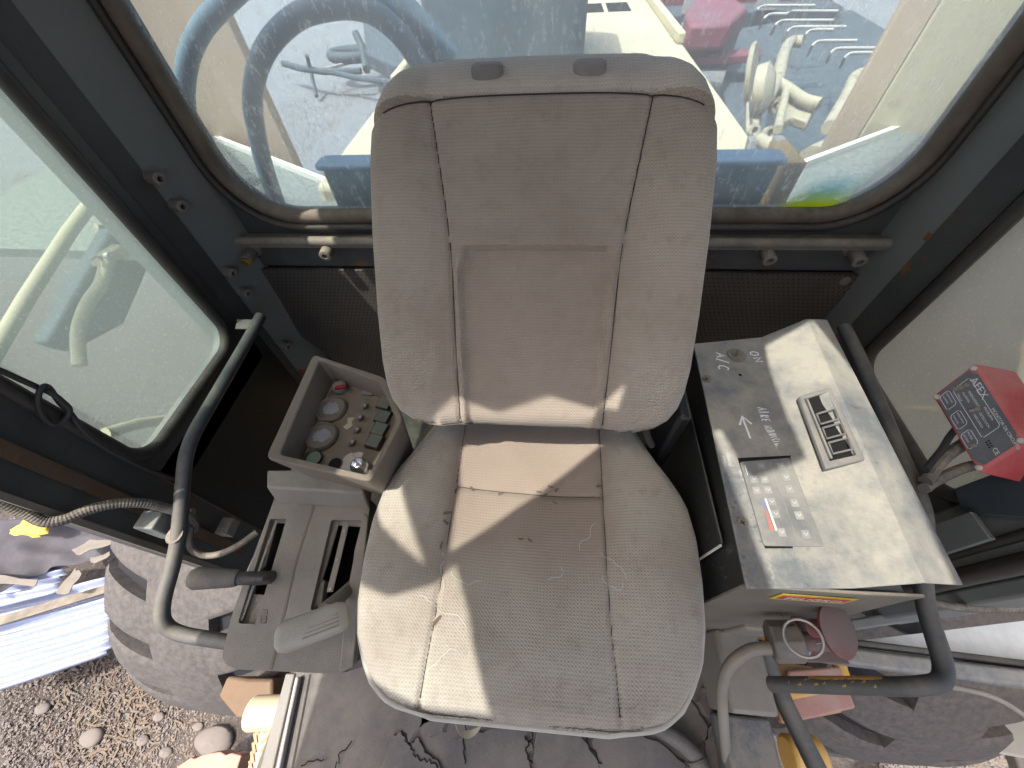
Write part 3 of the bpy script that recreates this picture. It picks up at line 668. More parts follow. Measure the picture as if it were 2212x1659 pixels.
for k, (u, v) in enumerate(((718, 886), (697, 945))):
    c0 = pz(u, v)
    gg = MB().lathe(c0, up3, [(.0290, 0), (.0290, .006), (.0265, .010), (.0250, .010), (.0235, .006)], 40).build("gauge", m_tray, con, 30)
    MB().lathe(c0 + V3((0, 0, .0055)), up3, [(.0236, 0), (.0236, .0008)], 40).build("gauge_glass", dusty("gauge_glass_dust", (.12, .12, .11), .7, .3, scale=30, dust=(.22, .20, .165)), gg, 30)
    rs = np.random.RandomState(k + 2); pts = [c0 + V3((.0165 * (1 + .16 * rs.randn() * .6) * math.cos(a) + (.0015 if k else 0), .0135 * (1 + .16 * rs.randn() * .6) * math.sin(a), .0064)) for a in np.linspace(0, 6.28, 25)[:-1]]
    MB().prism(pts, (0, 0, .0004)).build("wiped_patch", dusty("gauge_clean_patch", (.42, .47, .52) if k else (.26, .29, .31), .4, .25, scale=60, dust=(.3, .3, .29)), gg, 0)
kb = MB().lathe(pz(737, 841), up3, [(.0145, 0), (.0140, .010), (.0128, .013), (.011, .013)], 32).build("selector_knob", m_grey, con, 40)
q = pz(737, 838, PZ + .013); a = math.radians(12); d = V3((math.cos(a), math.sin(a), 0)); e = V3((-d[1], d[0], 0))
MB().prism([q - d * .011 - e * .0035, q + d * .011 - e * .0035, q + d * .011 + e * .0035, q - d * .011 + e * .0035], (0, 0, .005)).build("knob_bar", plain("knob_red", (.28, .012, .02), .35), kb, 30, bevel=.0008)
MB().prism([q - d * .010 + e * .0045, q + d * .010 + e * .0045, q + d * .009 + e * .0085, q - d * .006 + e * .0085], (0, 0, .0045)).build("knob_bar", m_grey, kb, 30, bevel=.0008)
ex_, up_ = nrm((.35, .94, 0)), nrm((-.94, .35, 0))
text("MANU", pz(712, 846), nrm((.35, .94, 0)), up_, .0065, m_white, pn, "lettering")
text("O", pz(709, 842), nrm((1, .2, 0)), nrm((-.2, 1, 0)), .007, m_white, pn, "lettering")
text("DIST", pz(706, 848), nrm((.1, -1, 0)), nrm((1, .1, 0)), .0062, m_white, pn, "lettering")
for u, v in ((787, 878), (777, 903), (770, 930), (760, 957)):
    t_ = MB().lathe(pz(u, v), up3, [(.0085, 0), (.0085, .003)], 6).build("toggle_switch", m_tray, con, 30)
    MB().lathe(pz(u, v, PZ + .003), up3, [(.0058, 0), (.0058, .005), (.0035, .0055), (.0033, .010)], 14).build("collar", m_grey, t_, 40)
    MB().tube([pz(u, v, PZ + .012), pz(u, v, PZ + .024) + V3((.0, .003, 0))], [.0022, .0028], 10).build("bat", m_steel, t_, 60)
m_rock = dusty("rocker_face", (.10, .115, .10), .5, .5, scale=30, dust=(.20, .19, .155)); m_gr = plain("green_symbol", (.06, .22, .13), .5)
for k, (u, v) in enumerate(((833, 874), (829, 903), (822, 930), (812, 958))):
    c0 = pz(u, v); e1 = nrm((.97, -.22, 0)); e2 = V3((-e1[1], e1[0], 0)); hs = .0135
    rk = MB().prism([c0 + e1 * a * hs + e2 * b * hs for a, b in ((-1, -1), (1, -1), (1, 1), (-1, 1))], (0, 0, .011 if k == 3 else .007)).build("rocker_switch", m_black, con, 30, bevel=.001)
    zt = .0112 if k == 3 else .0072
    MB().prism([c0 + V3((0, 0, zt)) + e1 * a * .0118 + e2 * b * .0118 for a, b in ((-1, -1), (1, -1), (1, 1), (-1, 1))], (0, 0, .0008)).build("rocker_face", m_rock, rk, 30, bevel=.0003)
    if k:
        for a in range(5):
            th = math.radians(90 + (a - 2) * 42 + k * 20); dd = e1 * math.cos(th) + e2 * math.sin(th); c1 = c0 + V3((0, 0, zt + .001))
            MB().ribbon([c1 - e2 * .002, c1 + dd * .006], .0014, up3, .0002).build("symbol", m_gr, rk, 0)
for u, v, s_ in ((796, 846, .0115), (820, 845, .009)):
    c0 = pz(u, v); MB().prism([c0 + V3((a * s_, b * s_ * .9, 0)) for a, b in ((-1, -1), (1, -1), (1, 1), (-1, 1))], (.001, 0, .005)).build("blank_cover", m_grey, con, 30, bevel=.001)
bt = MB().lathe(pz(678, 992), up3, [(.0150, 0), (.0150, .008), (.0138, .010), (.0125, .0095)], 32).build("round_lamp", m_black, con, 30)
MB().lathe(pz(678, 990, PZ + .0095), up3, [(.0122, 0), (.0122, .001)], 30).build("lamp_lens", dusty("lamp_lens_green", (.10, .24, .16), .7, .4, scale=25, dust=(.17, .18, .14)), bt, 30)
hl = MB().lathe(pz(724, 1002), up3, [(.0140, 0), (.0135, .002), (.0115, .002)], 30).build("empty_hole_ring", m_tray, con, 30)
MB().lathe(pz(724, 1002, PZ + .0021), up3, [(.0112, 0), (.0112, .0006)], 26).build("hole", m_void, hl, 30)
ig = MB().lathe(pz(778, 1010), up3, [(.0165, 0), (.0160, .006), (.0135, .012), (.0095, .017), (.006, .018)], 36).build("ignition_switch", plain("chrome", (.78, .82, .88), .18, .9), con, 50)
kq = pz(778, 1003, PZ + .017); kd = nrm((-.75, .6, 0))
MB().prism([kq - kd * .012 - V3((0, 0, .002)), kq + kd * .012 - V3((0, 0, .002)), kq + kd * .014 + V3((0, 0, .016)), kq - kd * .012 + V3((0, 0, .016))], np.cross(kd, up3) * .0022).build("key", m_steel, ig, 30, bevel=.0005)
MB().tube([pz(778, 1005, PZ + .012), pz(778, 1002, PZ + .022)], .003, 8).build("key_stem", m_steel, ig)
rs = np.random.RandomState(8); c0 = pz(762, 1003)
MB().prism([c0 + V3((.022 * math.cos(a) * rs.uniform(.7, 1.1) - .002, .026 * math.sin(a) * rs.uniform(.8, 1.1), .0)) for a in np.linspace(.9, 5.2, 12)], (0, 0, .0006)).build("tape_residue", plain("tape_scrap", (.55, .53, .47), .7), con, 0)
c0 = pz(753, 915); MB().prism([c0 + V3(p) for p in ((-.006, .012, 0), (.007, .014, 0), (.005, .004, 0), (.009, -.004, 0), (.002, -.013, 0), (-.008, -.008, 0), (-.002, 0, 0))], (0, 0, .0005)).build("torn_label", plain("old_label", (.50, .46, .33), .8), con, 0)
# lower console: a plate with two through slots
ZC = 2.42
def cz(u, v, z=ZC): return at(u, v, z=z)
outer = [cz(*p) for p in ((598, 1062), (500, 1330), (479, 1420), (488, 1436), (510, 1446), (600, 1450), (700, 1455), (745, 1451), (770, 1425), (780, 1300), (790, 1175), (800, 1078))]
slotL = [cz(*p) for p in ((592, 1126), (616, 1126), (600, 1165), (582, 1222), (583, 1230), (567, 1283), (541, 1281), (553, 1231), (566, 1218), (580, 1170))]
slotR = [cz(*p) for p in ((726, 1131), (776, 1134), (764, 1180), (752, 1240), (742, 1290), (735, 1316), (674, 1316), (676, 1290), (700, 1220), (716, 1165))]
def plate_with_holes(outer, holes, thick, name, mat, parent, bevel=.0015):
    bm = bmesh.new(); es_ = []
    for lp_ in [outer] + holes:
        vv = [bm.verts.new(tuple(p)) for p in lp_]
        es_ += [bm.edges.new((vv[i], vv[(i + 1) % len(vv)])) for i in range(len(vv))]
    r = bmesh.ops.triangle_fill(bm, use_beauty=True, edges=es_, normal=(0, 0, 1)); bm.verts.index_update(); bm.faces.index_update()
    def inside(p, lp_):
        c_ = False; j = len(lp_) - 1
        for i in range(len(lp_)):
            if (lp_[i][1] > p[1]) != (lp_[j][1] > p[1]) and p[0] < (lp_[j][0] - lp_[i][0]) * (p[1] - lp_[i][1]) / (lp_[j][1] - lp_[i][1]) + lp_[i][0]: c_ = not c_
            j = i
        return c_
    for f in list(bm.faces):
        c_ = f.calc_center_median()
        if any(inside(c_, h) for h in holes): bm.faces.remove(f)
    ret = bmesh.ops.extrude_face_region(bm, geom=list(bm.faces)); vv = [g_ for g_ in ret["geom"] if isinstance(g_, bmesh.types.BMVert)]
    bmesh.ops.translate(bm, verts=vv, vec=(0, 0, -thick)); bmesh.ops.recalc_face_normals(bm, faces=bm.faces)
    b = MB(); bm.verts.index_update(); b.v = [tuple(v.co) for v in bm.verts]; b.f = [tuple(v.index for v in f.verts) for f in bm.faces]; bm.free()
    return b.build(name, mat, parent, 30, bevel=bevel)
recL = [cz(*p) for p in ((584, 1120), (619, 1120), (552, 1348), (514, 1346))]; recR = [cz(*p) for p in ((716, 1122), (782, 1124), (742, 1318), (670, 1318))]
plate_with_holes(rounded(outer, .012, 3), [rounded(recL, .004, 2), rounded(recR, .004, 2)], .010, "console_top", m_console, con, .0025)
z2 = (0, 0, -.010)
plate_with_holes([p + V3(z2) for p in rounded([cz(*p) for p in ((580, 1112), (624, 1112), (556, 1352), (508, 1350))], .003, 2)], [[p + V3(z2) for p in slotL]], .004, "slot_plate", m_console, con, .0008)
plate_with_holes([p + V3(z2) for p in rounded([cz(*p) for p in ((710, 1118), (790, 1120), (748, 1322), (664, 1322))], .003, 2)], [[p + V3(z2) for p in slotR]], .004, "slot_plate", m_console, con, .0008)
side = MB(); n_ = len(outer); lowo = [V3((p[0] * .98 - .006, p[1] * .96 + .012, 2.30)) for p in outer]; topo = [p + V3((0, 0, -.009)) for p in outer]
side.add(lowo + topo, [(i, (i + 1) % n_, n_ + (i + 1) % n_, n_ + i) for i in range(n_)] + [tuple(range(n_))[::-1]]).build("console_body", m_console, con, 40)
MB().box(-.47, -.29, .06, .24, 2.02, 2.31).build("console_foot", m_dark, con)
inside_ = MB().prism([V3((p[0], p[1], 2.335)) for p in [cz(600, 1110), cz(500, 1360), cz(755, 1360), cz(780, 1110)]], (0, 0, .002)).build("slot_cavity", m_void, con, 0)
plate_with_holes([V3(p) for p in ((-.90, -1.05, ZR + .004), (.90, -1.05, ZR + .004), (.90, .92, ZR + .004), (-.90, .92, ZR + .004))], holes, .008, "roof_gobo", dusty("pale_bounce_lining", (.50, .49, .46), .3, .7, scale=3, dust=(.42, .40, .35)), cab, 0)  # out of view; openings shape the sunlight, pale underside adds bounce
# neck between tray and plate
MB().prism([cz(600, 1050), cz(600, 1088), cz(800, 1100), cz(806, 1050)], (0, .012, .05)).build("console_neck", m_console, con, 30, bevel=.004)
MB().ribbon([cz(678, 1088, ZC + .0003), cz(640, 1210, ZC + .0003), cz(585, 1446, ZC + .0003)], .004, up3, .0004).build("panel_joint", m_tray, con, 0)
MB().prism([cz(788, 1110), cz(798, 1120), cz(766, 1440), cz(736, 1452), cz(742, 1380), cz(768, 1190)], (0, 0, .006)).build("side_flange", m_console, con, 30, bevel=.002)
MB().prism([cz(600, 1125, ZC - .004), cz(596, 1125, ZC - .004), cz(518, 1340, ZC - .004), cz(524, 1342, ZC - .004)], (0, 0, .001)).build("slot_lip", m_console, con, 0)
for (a, b, c, d_) in ((566, 1318, 578, 1318), (568, 1324, 578, 1324), (564, 1331, 575, 1331), (562, 1346, 573, 1346), (564, 1331, 562, 1346), (575, 1331, 573, 1346), (566, 1339, 572, 1337)):
    MB().ribbon([cz(a, b, ZC + .0002), cz(c, d_, ZC + .0002)], .0022, up3, .0006).build("embossed_mark", m_tray, con, 0)
# metal indicator strip in the right slot
st_ = MB().ribbon([cz(748, 1134, ZC - .004), cz(730, 1210, ZC - .004), cz(713, 1279, ZC - .004)], .0105, up3, .002).build("slot_strip", dusty("slot_strip_paint", (.24, .23, .20), .6, .5, scale=20), con, 0, bevel=.0005)
for u, v in ((744, 1148), (728, 1210), (714, 1273)): MB().lathe(cz(u, v, ZC - .002), up3, [(.0028, 0), (.0022, .002)], 10).build("rivet", m_steel, st_)
MB().prism([cz(697, 1257, ZC - .03), cz(712, 1257, ZC - .03), cz(705, 1315, ZC - .03), cz(690, 1315, ZC - .03)], (0, 0, .02)).build("bracket", m_console, con, 0, bevel=.002)
# levers
lv = thing("gear_lever", "pale grey ribbed T handle on a short shaft in the right console slot", "lever", cz(740, 1275))
MB().tube([cz(765, 1262, 2.38), cz(735, 1290, 2.45), cz(700, 1318, 2.485)], .0105, 14).build("shaft", m_console, lv, 60)
A, B2 = at(617, 1376, z=2.50), at(732, 1333, z=2.50); dx = nrm(B2 - A); wy = nrm(np.cross(up3, dx)); Lh = np.linalg.norm(B2 - A); prof = []
for k, (q_, r_) in enumerate(((-.012, .55), (-.008, .82), (0, .97), (.02, 1), (Lh / 2, 1), (Lh - .02, 1), (Lh, .97), (Lh + .008, .85), (Lh + .012, .6))):
    prof.append([A + dx * q_ + wy * (.0205 * r_ * math.copysign(abs(math.cos(a)) ** .62, math.cos(a))) + V3(up3) * (.0135 * r_ * math.copysign(abs(math.sin(a)) ** .62, math.sin(a))) for a in np.linspace(0, 2 * math.pi, 29)[:-1]])
vs = [p for l in prof for p in l]; nn2 = 28
gp = MB().add(vs, [(r_ * nn2 + i, r_ * nn2 + (i + 1) % nn2, (r_ + 1) * nn2 + (i + 1) % nn2, (r_ + 1) * nn2 + i) for r_ in range(len(prof) - 1) for i in range(nn2)] + [tuple(range(nn2)), tuple(len(vs) - nn2 + i for i in range(nn2))]).build("handle", dusty("lever_plastic", (.34, .32, .265), .4, .5, scale=14, bump=.4, dust=(.42, .40, .34)), lv, 50)
for k in range(4):
    o_ = wy * (-.013 + .005 * k)
    MB().tube([A + dx * (.028 + .004 * k) + o_ + V3((0, 0, .0126 - abs(k - 1.6) * .0004)), B2 + dx * .004 + o_ + V3((0, 0, .0126 - abs(k - 1.6) * .0004))], .0013, 6).build("rib", m_console, gp)
l2 = thing("hydraulic_lever", "dark steel lever with long round grip sticking out left from the left console slot", "lever", cz(565, 1250))
MB().tube([at(600, 1246, z=2.40), at(560, 1249, z=2.45), at(505, 1249, z=2.46)], .0105, 14).build("shaft", dusty("lever_rod", (.02, .024, .028), .45, .4, scale=20, rust=.15), l2, 60)
g1, g2 = at(515, 1249, z=2.46), at(425, 1249, z=2.47); MB().lathe(g1, g2 - g1, [(.0115, 0), (.0135, .006), (.0165, np.linalg.norm(g2 - g1) * .8), (.0172, np.linalg.norm(g2 - g1)), (.013, np.linalg.norm(g2 - g1) + .008), (.004, np.linalg.norm(g2 - g1) + .010)], 24).build("grip", dusty("grip_rubber", (.065, .068, .066), .6, .6, scale=16), l2, 60)

# ================================================================== RIGHT SIDE: AIR CONDITIONER BOX
ac = thing("air_conditioner_box", "dusty grey sheet metal air conditioner box with square vent and membrane keypad", "air conditioner", (.42, .33, 2.0))
ZA = 2.58
def az(u, v, z=ZA): return at(u, v, z=z)
Lr, Lf = az(1498, 742), az(1613, 1272)
Cr, Cf = az(1645, 728), az(1841, 1271, 2.582)
Rr, Rf = az(1743, 688, 2.61), az(1998, 1259, 2.59)
Er, Ef = az(1787, 690, 2.60), az(2082, 1264, 2.572)
nst = 10; cols = []
for k in range(nst + 1):
    t = k / nst; cols.append([a * (1 - t) + b * t for a, b in ((Lr, Lf), (Cr, Cf), (Rr, Rf), (Er, Ef))])
vs = [p for c_ in cols for p in c_]; n4 = 4
tm = MB(); vs2 = vs + [p - V3((0, 0, .004)) for p in vs]; off = len(vs)
fs = [(k * 4 + i, k * 4 + i + 1, k * 4 + i + 5, k * 4 + i + 4) for k in range(nst) for i in range(3)]; fs += [tuple(off + q for q in f)[::-1] for f in fs]
for k in range(nst): fs += [(k * 4, k * 4 + 4, off + k * 4 + 4, off + k * 4), (k * 4 + 3, off + k * 4 + 3, off + k * 4 + 7, k * 4 + 7)]
for i in range(3): fs += [(i, off + i, off + i + 1, i + 1), (nst * 4 + i, nst * 4 + i + 1, off + nst * 4 + i + 1, off + nst * 4 + i)]
tm.add(vs2, fs).build("top_cover", m_ac, ac, 20, bevel=.0015)
dz = V3((0, 0, -.0045)); yF = Lf[1] + .002
def af(u, v, y=None): return at(u, v, y=yF if y is None else y)
front = [Lf + dz, Cf + dz, Rf + dz + V3((-.004, 0, 0)), af(1960, 1301), af(1830, 1332), af(1745, 1348), V3((.43, yF, 2.0)), V3((Lf[0] + .004, yF, 2.0))]
front = [V3((p[0], yF + .001, p[2])) for p in front]
MB().prism(front, (0, .004, 0)).build("front_plate", m_acfront, ac, 20, bevel=.001)
MB().prism([Lf + dz + V3((.002, .004, 0)), Lr + dz + V3((.002, 0, 0)), V3((Lr[0] + .002, Lr[1], 2.0)), V3((Lf[0] + .002, Lf[1] + .004, 2.0))], (.004, 0, 0)).build("side_plate", m_acside, ac, 20)
MB().prism([V3((.285, .12, 2.02)), V3((.285, .5, 2.02)), V3((.50, .55, 2.02)), V3((.50, .12, 2.02))], (0, 0, .5)).build("inner_box", m_dark, ac, 0)
MB().prism([V3((.262, .17, 2.545)), V3((.262, .46, 2.545)), V3((.254, .46, 2.20)), V3((.254, .17, 2.20))], (.004, 0, 0)).build("access_cover", m_acside, ac, 20, bevel=.002)
MB().tube([(.2555, .168, 2.20), (.2625, .168, 2.54)], .002, 6).build("cover_edge", m_edge, ac)
for q in ((.255, .19, 2.24), (.257, .19, 2.36), (.257, .44, 2.24)): MB().lathe(q, (-1, 0, 0), [(.006, 0), (.005, .004)], 10).build("screw", m_boss, ac, 40)
for u, v in ((1526, 819), (1604, 1129)):
    s_ = MB().lathe(az(u, v), up3, [(.0078, 0), (.0072, .003), (.004, .0045)], 18).build("screw", m_boss, ac, 50)
    c0 = az(u, v, ZA + .0042)
    for a in (0.4, 1.97): MB().ribbon([c0 - V3((math.cos(a), math.sin(a), 0)) * .0035, c0 + V3((math.cos(a), math.sin(a), 0)) * .0035], .0012, up3, .0006).build("slot", m_void, s_, 0)
MB().lathe(az(1599, 810, ZA + .0003), up3, [(.0028, 0), (.0028, .0003)], 12).build("small_hole", m_void, ac, 0)
tg = MB().lathe(az(1591, 768), up3, [(.0165, 0), (.0155, .002), (.010, .0025), (.0085, .005), (.006, .0052)], 24).build("toggle_switch", m_rail, ac, 40)
MB().tube([az(1591, 768, ZA + .005), az(1594, 756, ZA + .024)], [.003, .0022], 10).build("bat", dusty("bat_rusty", (.16, .13, .10), .4, .5, scale=30), tg, 60)
# hand written chalk marks: little stroke alphabet
GL = {'A': [[(0, 0), (.4, 1), (.8, 0)], [(.15, .4), (.65, .4)]], 'C': [[(.75, .85), (.4, 1), (.05, .6), (.1, .15), (.45, 0), (.75, .15)]], 'O': [[(.4, 1), (.05, .6), (.1, .1), (.45, 0), (.75, .4), (.7, .9), (.4, 1)]],
      'N': [[(0, 0), (.05, 1), (.65, 0), (.7, 1)]], 'I': [[(.2, 0), (.2, 1)]], 'R': [[(0, 0), (0, 1), (.55, .9), (.5, .55), (0, .5), (.6, 0)]], 'E': [[(.6, 1), (0, 1), (0, 0), (.6, 0)], [(0, .5), (.5, .5)]],
      'D': [[(0, 0), (0, 1), (.5, .85), (.65, .4), (.4, .05), (0, 0)]], '/': [[(0, -.1), (.5, 1.1)]], '.': [[(.1, 0), (.15, .06)]]}
def hand(s_, u0, v0, u1, v1, hgt, name="chalk_word", w_=.0016, z=ZA + .0004, sp=1.0):
    a, b = az(u0, v0, z), az(u1, v1, z); d = nrm(b - a); up = V3((-d[1], d[0], 0)); n = len(s_); adv = np.linalg.norm(b - a) / n; o = MB(); r = np.random.RandomState(len(s_) * 7)
    for i, ch in enumerate(s_):
        sc_ = adv * .85 * sp; hh = hgt * r.uniform(.85, 1.1)
        for st in GL.get(ch, []):
            pts = [a + d * (i * adv + x * sc_) + up * (y * hh) + np.array([r.uniform(-.0004, .0004), r.uniform(-.0004, .0004), 0]) for x, y in st]
            o.ribbon(pts, w_, (0, 0, 1), .0001)
    return o.build(name, m_chalk, ac, 0)
hand("A/C", 1547, 762, 1553, 802, .017, w_=.0027); hand("ON", 1618, 760, 1636, 788, .015, w_=.0025)
hand("AIRE", 1636, 880, 1648, 914, .014, w_=.0017, z=ZA + .0007); hand("ACONDICIONADO", 1650, 920, 1686, 984, .012, w_=.0013, z=ZA + .0007, sp=1.1)
MB().ribbon([az(1621, 947, ZA + .0004), az(1603, 900, ZA + .0004)], .0030, up3, .0001).ribbon([az(1598, 918, ZA + .0005), az(1603, 899, ZA + .0005), az(1624, 916, ZA + .0005)], .0030, up3, .0001).build("chalk_arrow", m_chalk, ac, 0)
# square vent
def quad_frame(outer, inner, h, name, mat, parent, bev=.001):
    vs = list(outer) + list(inner) + [p + V3((0, 0, h)) for p in outer] + [p + V3((0, 0, h)) for p in inner]; fs = []
    for i in range(4):
        j = (i + 1) % 4; fs += [(8 + i, 8 + j, 12 + j, 12 + i), (i, j, 8 + j, 8 + i), (4 + i, 12 + i, 12 + j, 4 + j), (i, 4 + i, 4 + j, j)]
    return MB().add(vs, fs).build(name, mat, parent, 20, bevel=bev)
ZV = 2.592
vo = [az(u, v, ZV) for u, v in ((1720, 862), (1790, 841), (1862, 998), (1778, 1018))]
vi = [az(u, v, ZV) for u, v in ((1733, 868), (1783, 851), (1843, 987), (1786, 1000))]
vf = quad_frame(vo, vi, .008, "vent_frame", m_grey, ac, .002)
MB().prism([p + V3((0, 0, .0015)) for p in vi], (0, 0, .0006)).build("vent_cavity", m_void, ac, 0)
for k in range(3):
    t0, t1 = .30 + .23 * k, .30 + .23 * k + .165
    P4 = lambda a, b: (vi[0] * (1 - a) + vi[1] * a) * (1 - b) + (vi[3] * (1 - a) + vi[2] * a) * b + V3((0, 0, .0075))
    path = [P4(.16, t0), P4(.88, t0), P4(.88, t1), P4(.16, t1), P4(.16, t0)]
    MB().ribbon(path, .0028, up3, .003).build("vent_louvre", m_steel, ac, 0)
MB().ribbon([P4(.04, .02), P4(.04, .98)], .003, up3, .003).build("vent_rail", m_grey, ac, 0)
# keypad, sunk into its cut out
kq_ = [az(u, v) for u, v in ((1594, 993), (1698, 984), (1790, 1183), (1653, 1184))]
MB().prism([p + V3((0, 0, .0006)) for p in [az(1593, 990), az(1716, 984), az(1790, 1185), az(1652, 1185)]], (0, 0, .0004)).build("keypad_cutout", m_void, ac, 0)
ki = [az(u, v, ZA + .003) for u, v in ((1598, 998), (1706, 989), (1780, 1181), (1650, 1179))]
kp = MB().prism([p - V3((0, 0, .002)) for p in rounded(ki, .004, 3)], (0, 0, .003)).build("keypad", dusty("keypad_face", (.10, .11, .115), .8, .4, scale=16, up=.2, dust=(.24, .235, .21)), ac, 20, bevel=.0006)
K = lambda a, b: (ki[0] * (1 - a) + ki[1] * a) * (1 - b) + (ki[3] * (1 - a) + ki[2] * a) * b + V3((0, 0, .0012))
m_btn = dusty("keypad_button", (.20, .21, .21), .6, .5, scale=30, dust=(.33, .325, .29)); m_sym = plain("keypad_symbol", (.50, .51, .50), .7)
def btn(a, b, w_=.135, h=.088):
    return MB().prism([K(a - w_ / 2, b - h / 2), K(a + w_ / 2, b - h / 2), K(a + w_ / 2, b + h / 2), K(a - w_ / 2, b + h / 2)], (0, 0, .0006)).build("button", m_btn, kp, 20, bevel=.0002)
for a, b in ((.38, .08), (.76, .10), (.78, .24), (.36, .25), (.16, .24), (.76, .38), (.36, .38), (.15, .38), (.76, .54), (.36, .52), (.36, .66), (.76, .68), (.36, .86), (.76, .88)):
    o = btn(a, b); c0 = K(a, b) + V3((0, 0, .0007)); MB().ribbon([c0 + V3((-.002, .002, 0)), c0 + V3((0, -.0015, 0)), c0 + V3((.003, .002, 0))], .0009, up3, .0001).build("symbol", m_sym, o, 0)
MB().ribbon([K(.58, .03), K(.58, .97)], .0005, up3, .0002).build("divider", m_btn, kp, 0)
MB().ribbon([K(.07, .05), K(.07, .18)], .0009, up3, .0002).build("print_line", m_white, kp, 0)
MB().prism([K(.185, .48), K(.215, .48), K(.225, .60), K(.19, .60)], (0, 0, .0003)).build("cold_bar", plain("blue_print", (.16, .20, .36), .6), kp, 0)
MB().prism([K(.19, .605), K(.225, .605), K(.24, .84), K(.17, .84)], (0, 0, .0003)).build("hot_bar", plain("red_print", (.42, .15, .12), .6), kp, 0)
MB().prism([K(.25, .48), K(.28, .48), K(.30, .84), K(.265, .84)], (0, 0, .0003)).build("scale_bar", m_white, kp, 0)
# warning sticker on the front plate
s4 = [af(u, v, yF - .001) for u, v in ((1680, 1284), (1848, 1294), (1825, 1303), (1662, 1292))]
zt_, zb_ = 2.515, 2.455; x0_, x1_ = s4[0][0], s4[1][0]
x0_, x1_ = af(1672, 1288)[0], af(1846, 1296)[0]
zt_, zb_ = af(1760, 1287)[2], af(1760, 1299)[2]
stk = MB().box(x0_, x1_, yF - .0008, yF, zb_, zt_).build("warning_sticker", plain("sticker_yellow", (.62, .48, .05), .5), ac, 0)
MB().box(x0_ + .006, x1_ - .005, yF - .0014, yF - .0009, zb_ + .008, zt_ - .008).build("sticker_field", plain("sticker_red", (.55, .05, .06), .5), stk, 0)
text("PELIGRO", (x0_ + .012, yF - .0018, (zt_ + zb_) / 2 - (zt_ - zb_) * .18), V3((1, 0, 0)), V3((0, 0, 1)), (zt_ - zb_) * .5, m_white, stk)
# ================================================================== GRAB RAILS
grl = thing("grab_rail", "bent grey grab rail rising beside the left side window and console", "grab rail", (-.70, .3, 2.3))
pathL = bent([at(563, 683, x=-.705), at(535, 735, x=-.70), at(402, 965, x=-.69), at(383, 1190, x=-.68), at(342, 1330, x=-.68), at(372, 1368, x=-.665), at(500, 1388, z=2.30)], .045, 6)
MB().tube(pathL, .0125, 16).build("rail_tube", m_tube, grl, 60)
MB().prism([at(552, 690, x=-.715), at(568, 690, x=-.715), at(566, 712, x=-.715), at(548, 712, x=-.715)], (-.05, 0, 0)).build("mounting_foot", m_cab, grl, 30, bevel=.002)
MB().tube([at(376, 1156, x=-.683), at(384, 1158, x=-.683)], .016, 12).build("cable_tie", m_conduit, grl, 40)
MB().box(-.75, -.71, .165, .20, 2.36, 2.43).build("rail_bracket", m_cabgrey, grl, bevel=.003)
grr = thing("grab_rail", "bent dark grab rail with chipped yellow paint behind and below the air conditioner box", "grab rail", (.64, .25, 2.2))
pathR = bent([at(1822, 706, x=.64), at(1850, 760, x=.64), at(1945, 985, x=.635), at(2000, 1110, x=.63), at(1992, 1290, x=.615), at(2050, 1470, x=.61), at(1990, 1484, x=.56), at(1665, 1478, z=2.19)], .035, 6)
MB().tube(pathR, .0125, 16).build("rail_tube", m_tube, grr, 60)
ra_, rb_ = V3(pathR[-1]), V3(pathR[-3] if np.linalg.norm(V3(pathR[-1]) - V3(pathR[-2])) < .05 else pathR[-2]); rd_ = nrm(rb_ - ra_); Lr_ = np.linalg.norm(rb_ - ra_)
ru_ = nrm(V3((0, .75, .66)) - rd_ * rd_.dot(V3((0, .75, .66)))); rv_ = np.cross(rd_, ru_)
def paint_patch(t0, t1, a0, a1, seed, name="yellow_paint"):
    r = np.random.RandomState(seed); n_a, n_t = 8, 24; vs = []
    for i in range(n_t + 1):
        t = t0 + (t1 - t0) * i / n_t; lo, hi = a0 + r.uniform(-.15, .15) + .3 * (1 - i / n_t), a1 + r.uniform(-.1, .1)
        for j in range(n_a + 1):
            a = lo + (hi - lo) * j / n_a; vs.append(ra_ + rd_ * (Lr_ * t) + (ru_ * math.cos(a) + rv_ * math.sin(a)) * .0129)
    MB().add(vs, [(i * (n_a + 1) + j, i * (n_a + 1) + j + 1, (i + 1) * (n_a + 1) + j + 1, (i + 1) * (n_a + 1) + j) for i in range(n_t) for j in range(n_a)]).build(name, m_yellow, grr, 60)
paint_patch(.40, .97, -.75, .55, 1)
sgn_ = 1 if np.dot(rv_, (0, -1, 1)) > 0 else -1
for k in range(10):
    t = .22 + .075 * k; c_ = sgn_ * (.75 + .35 * math.sin(k * 2.3)); paint_patch(t, t + .012 + .028 * abs(math.sin(k * 1.7)), c_, c_ + .25, 10 + k, "paint_chip")
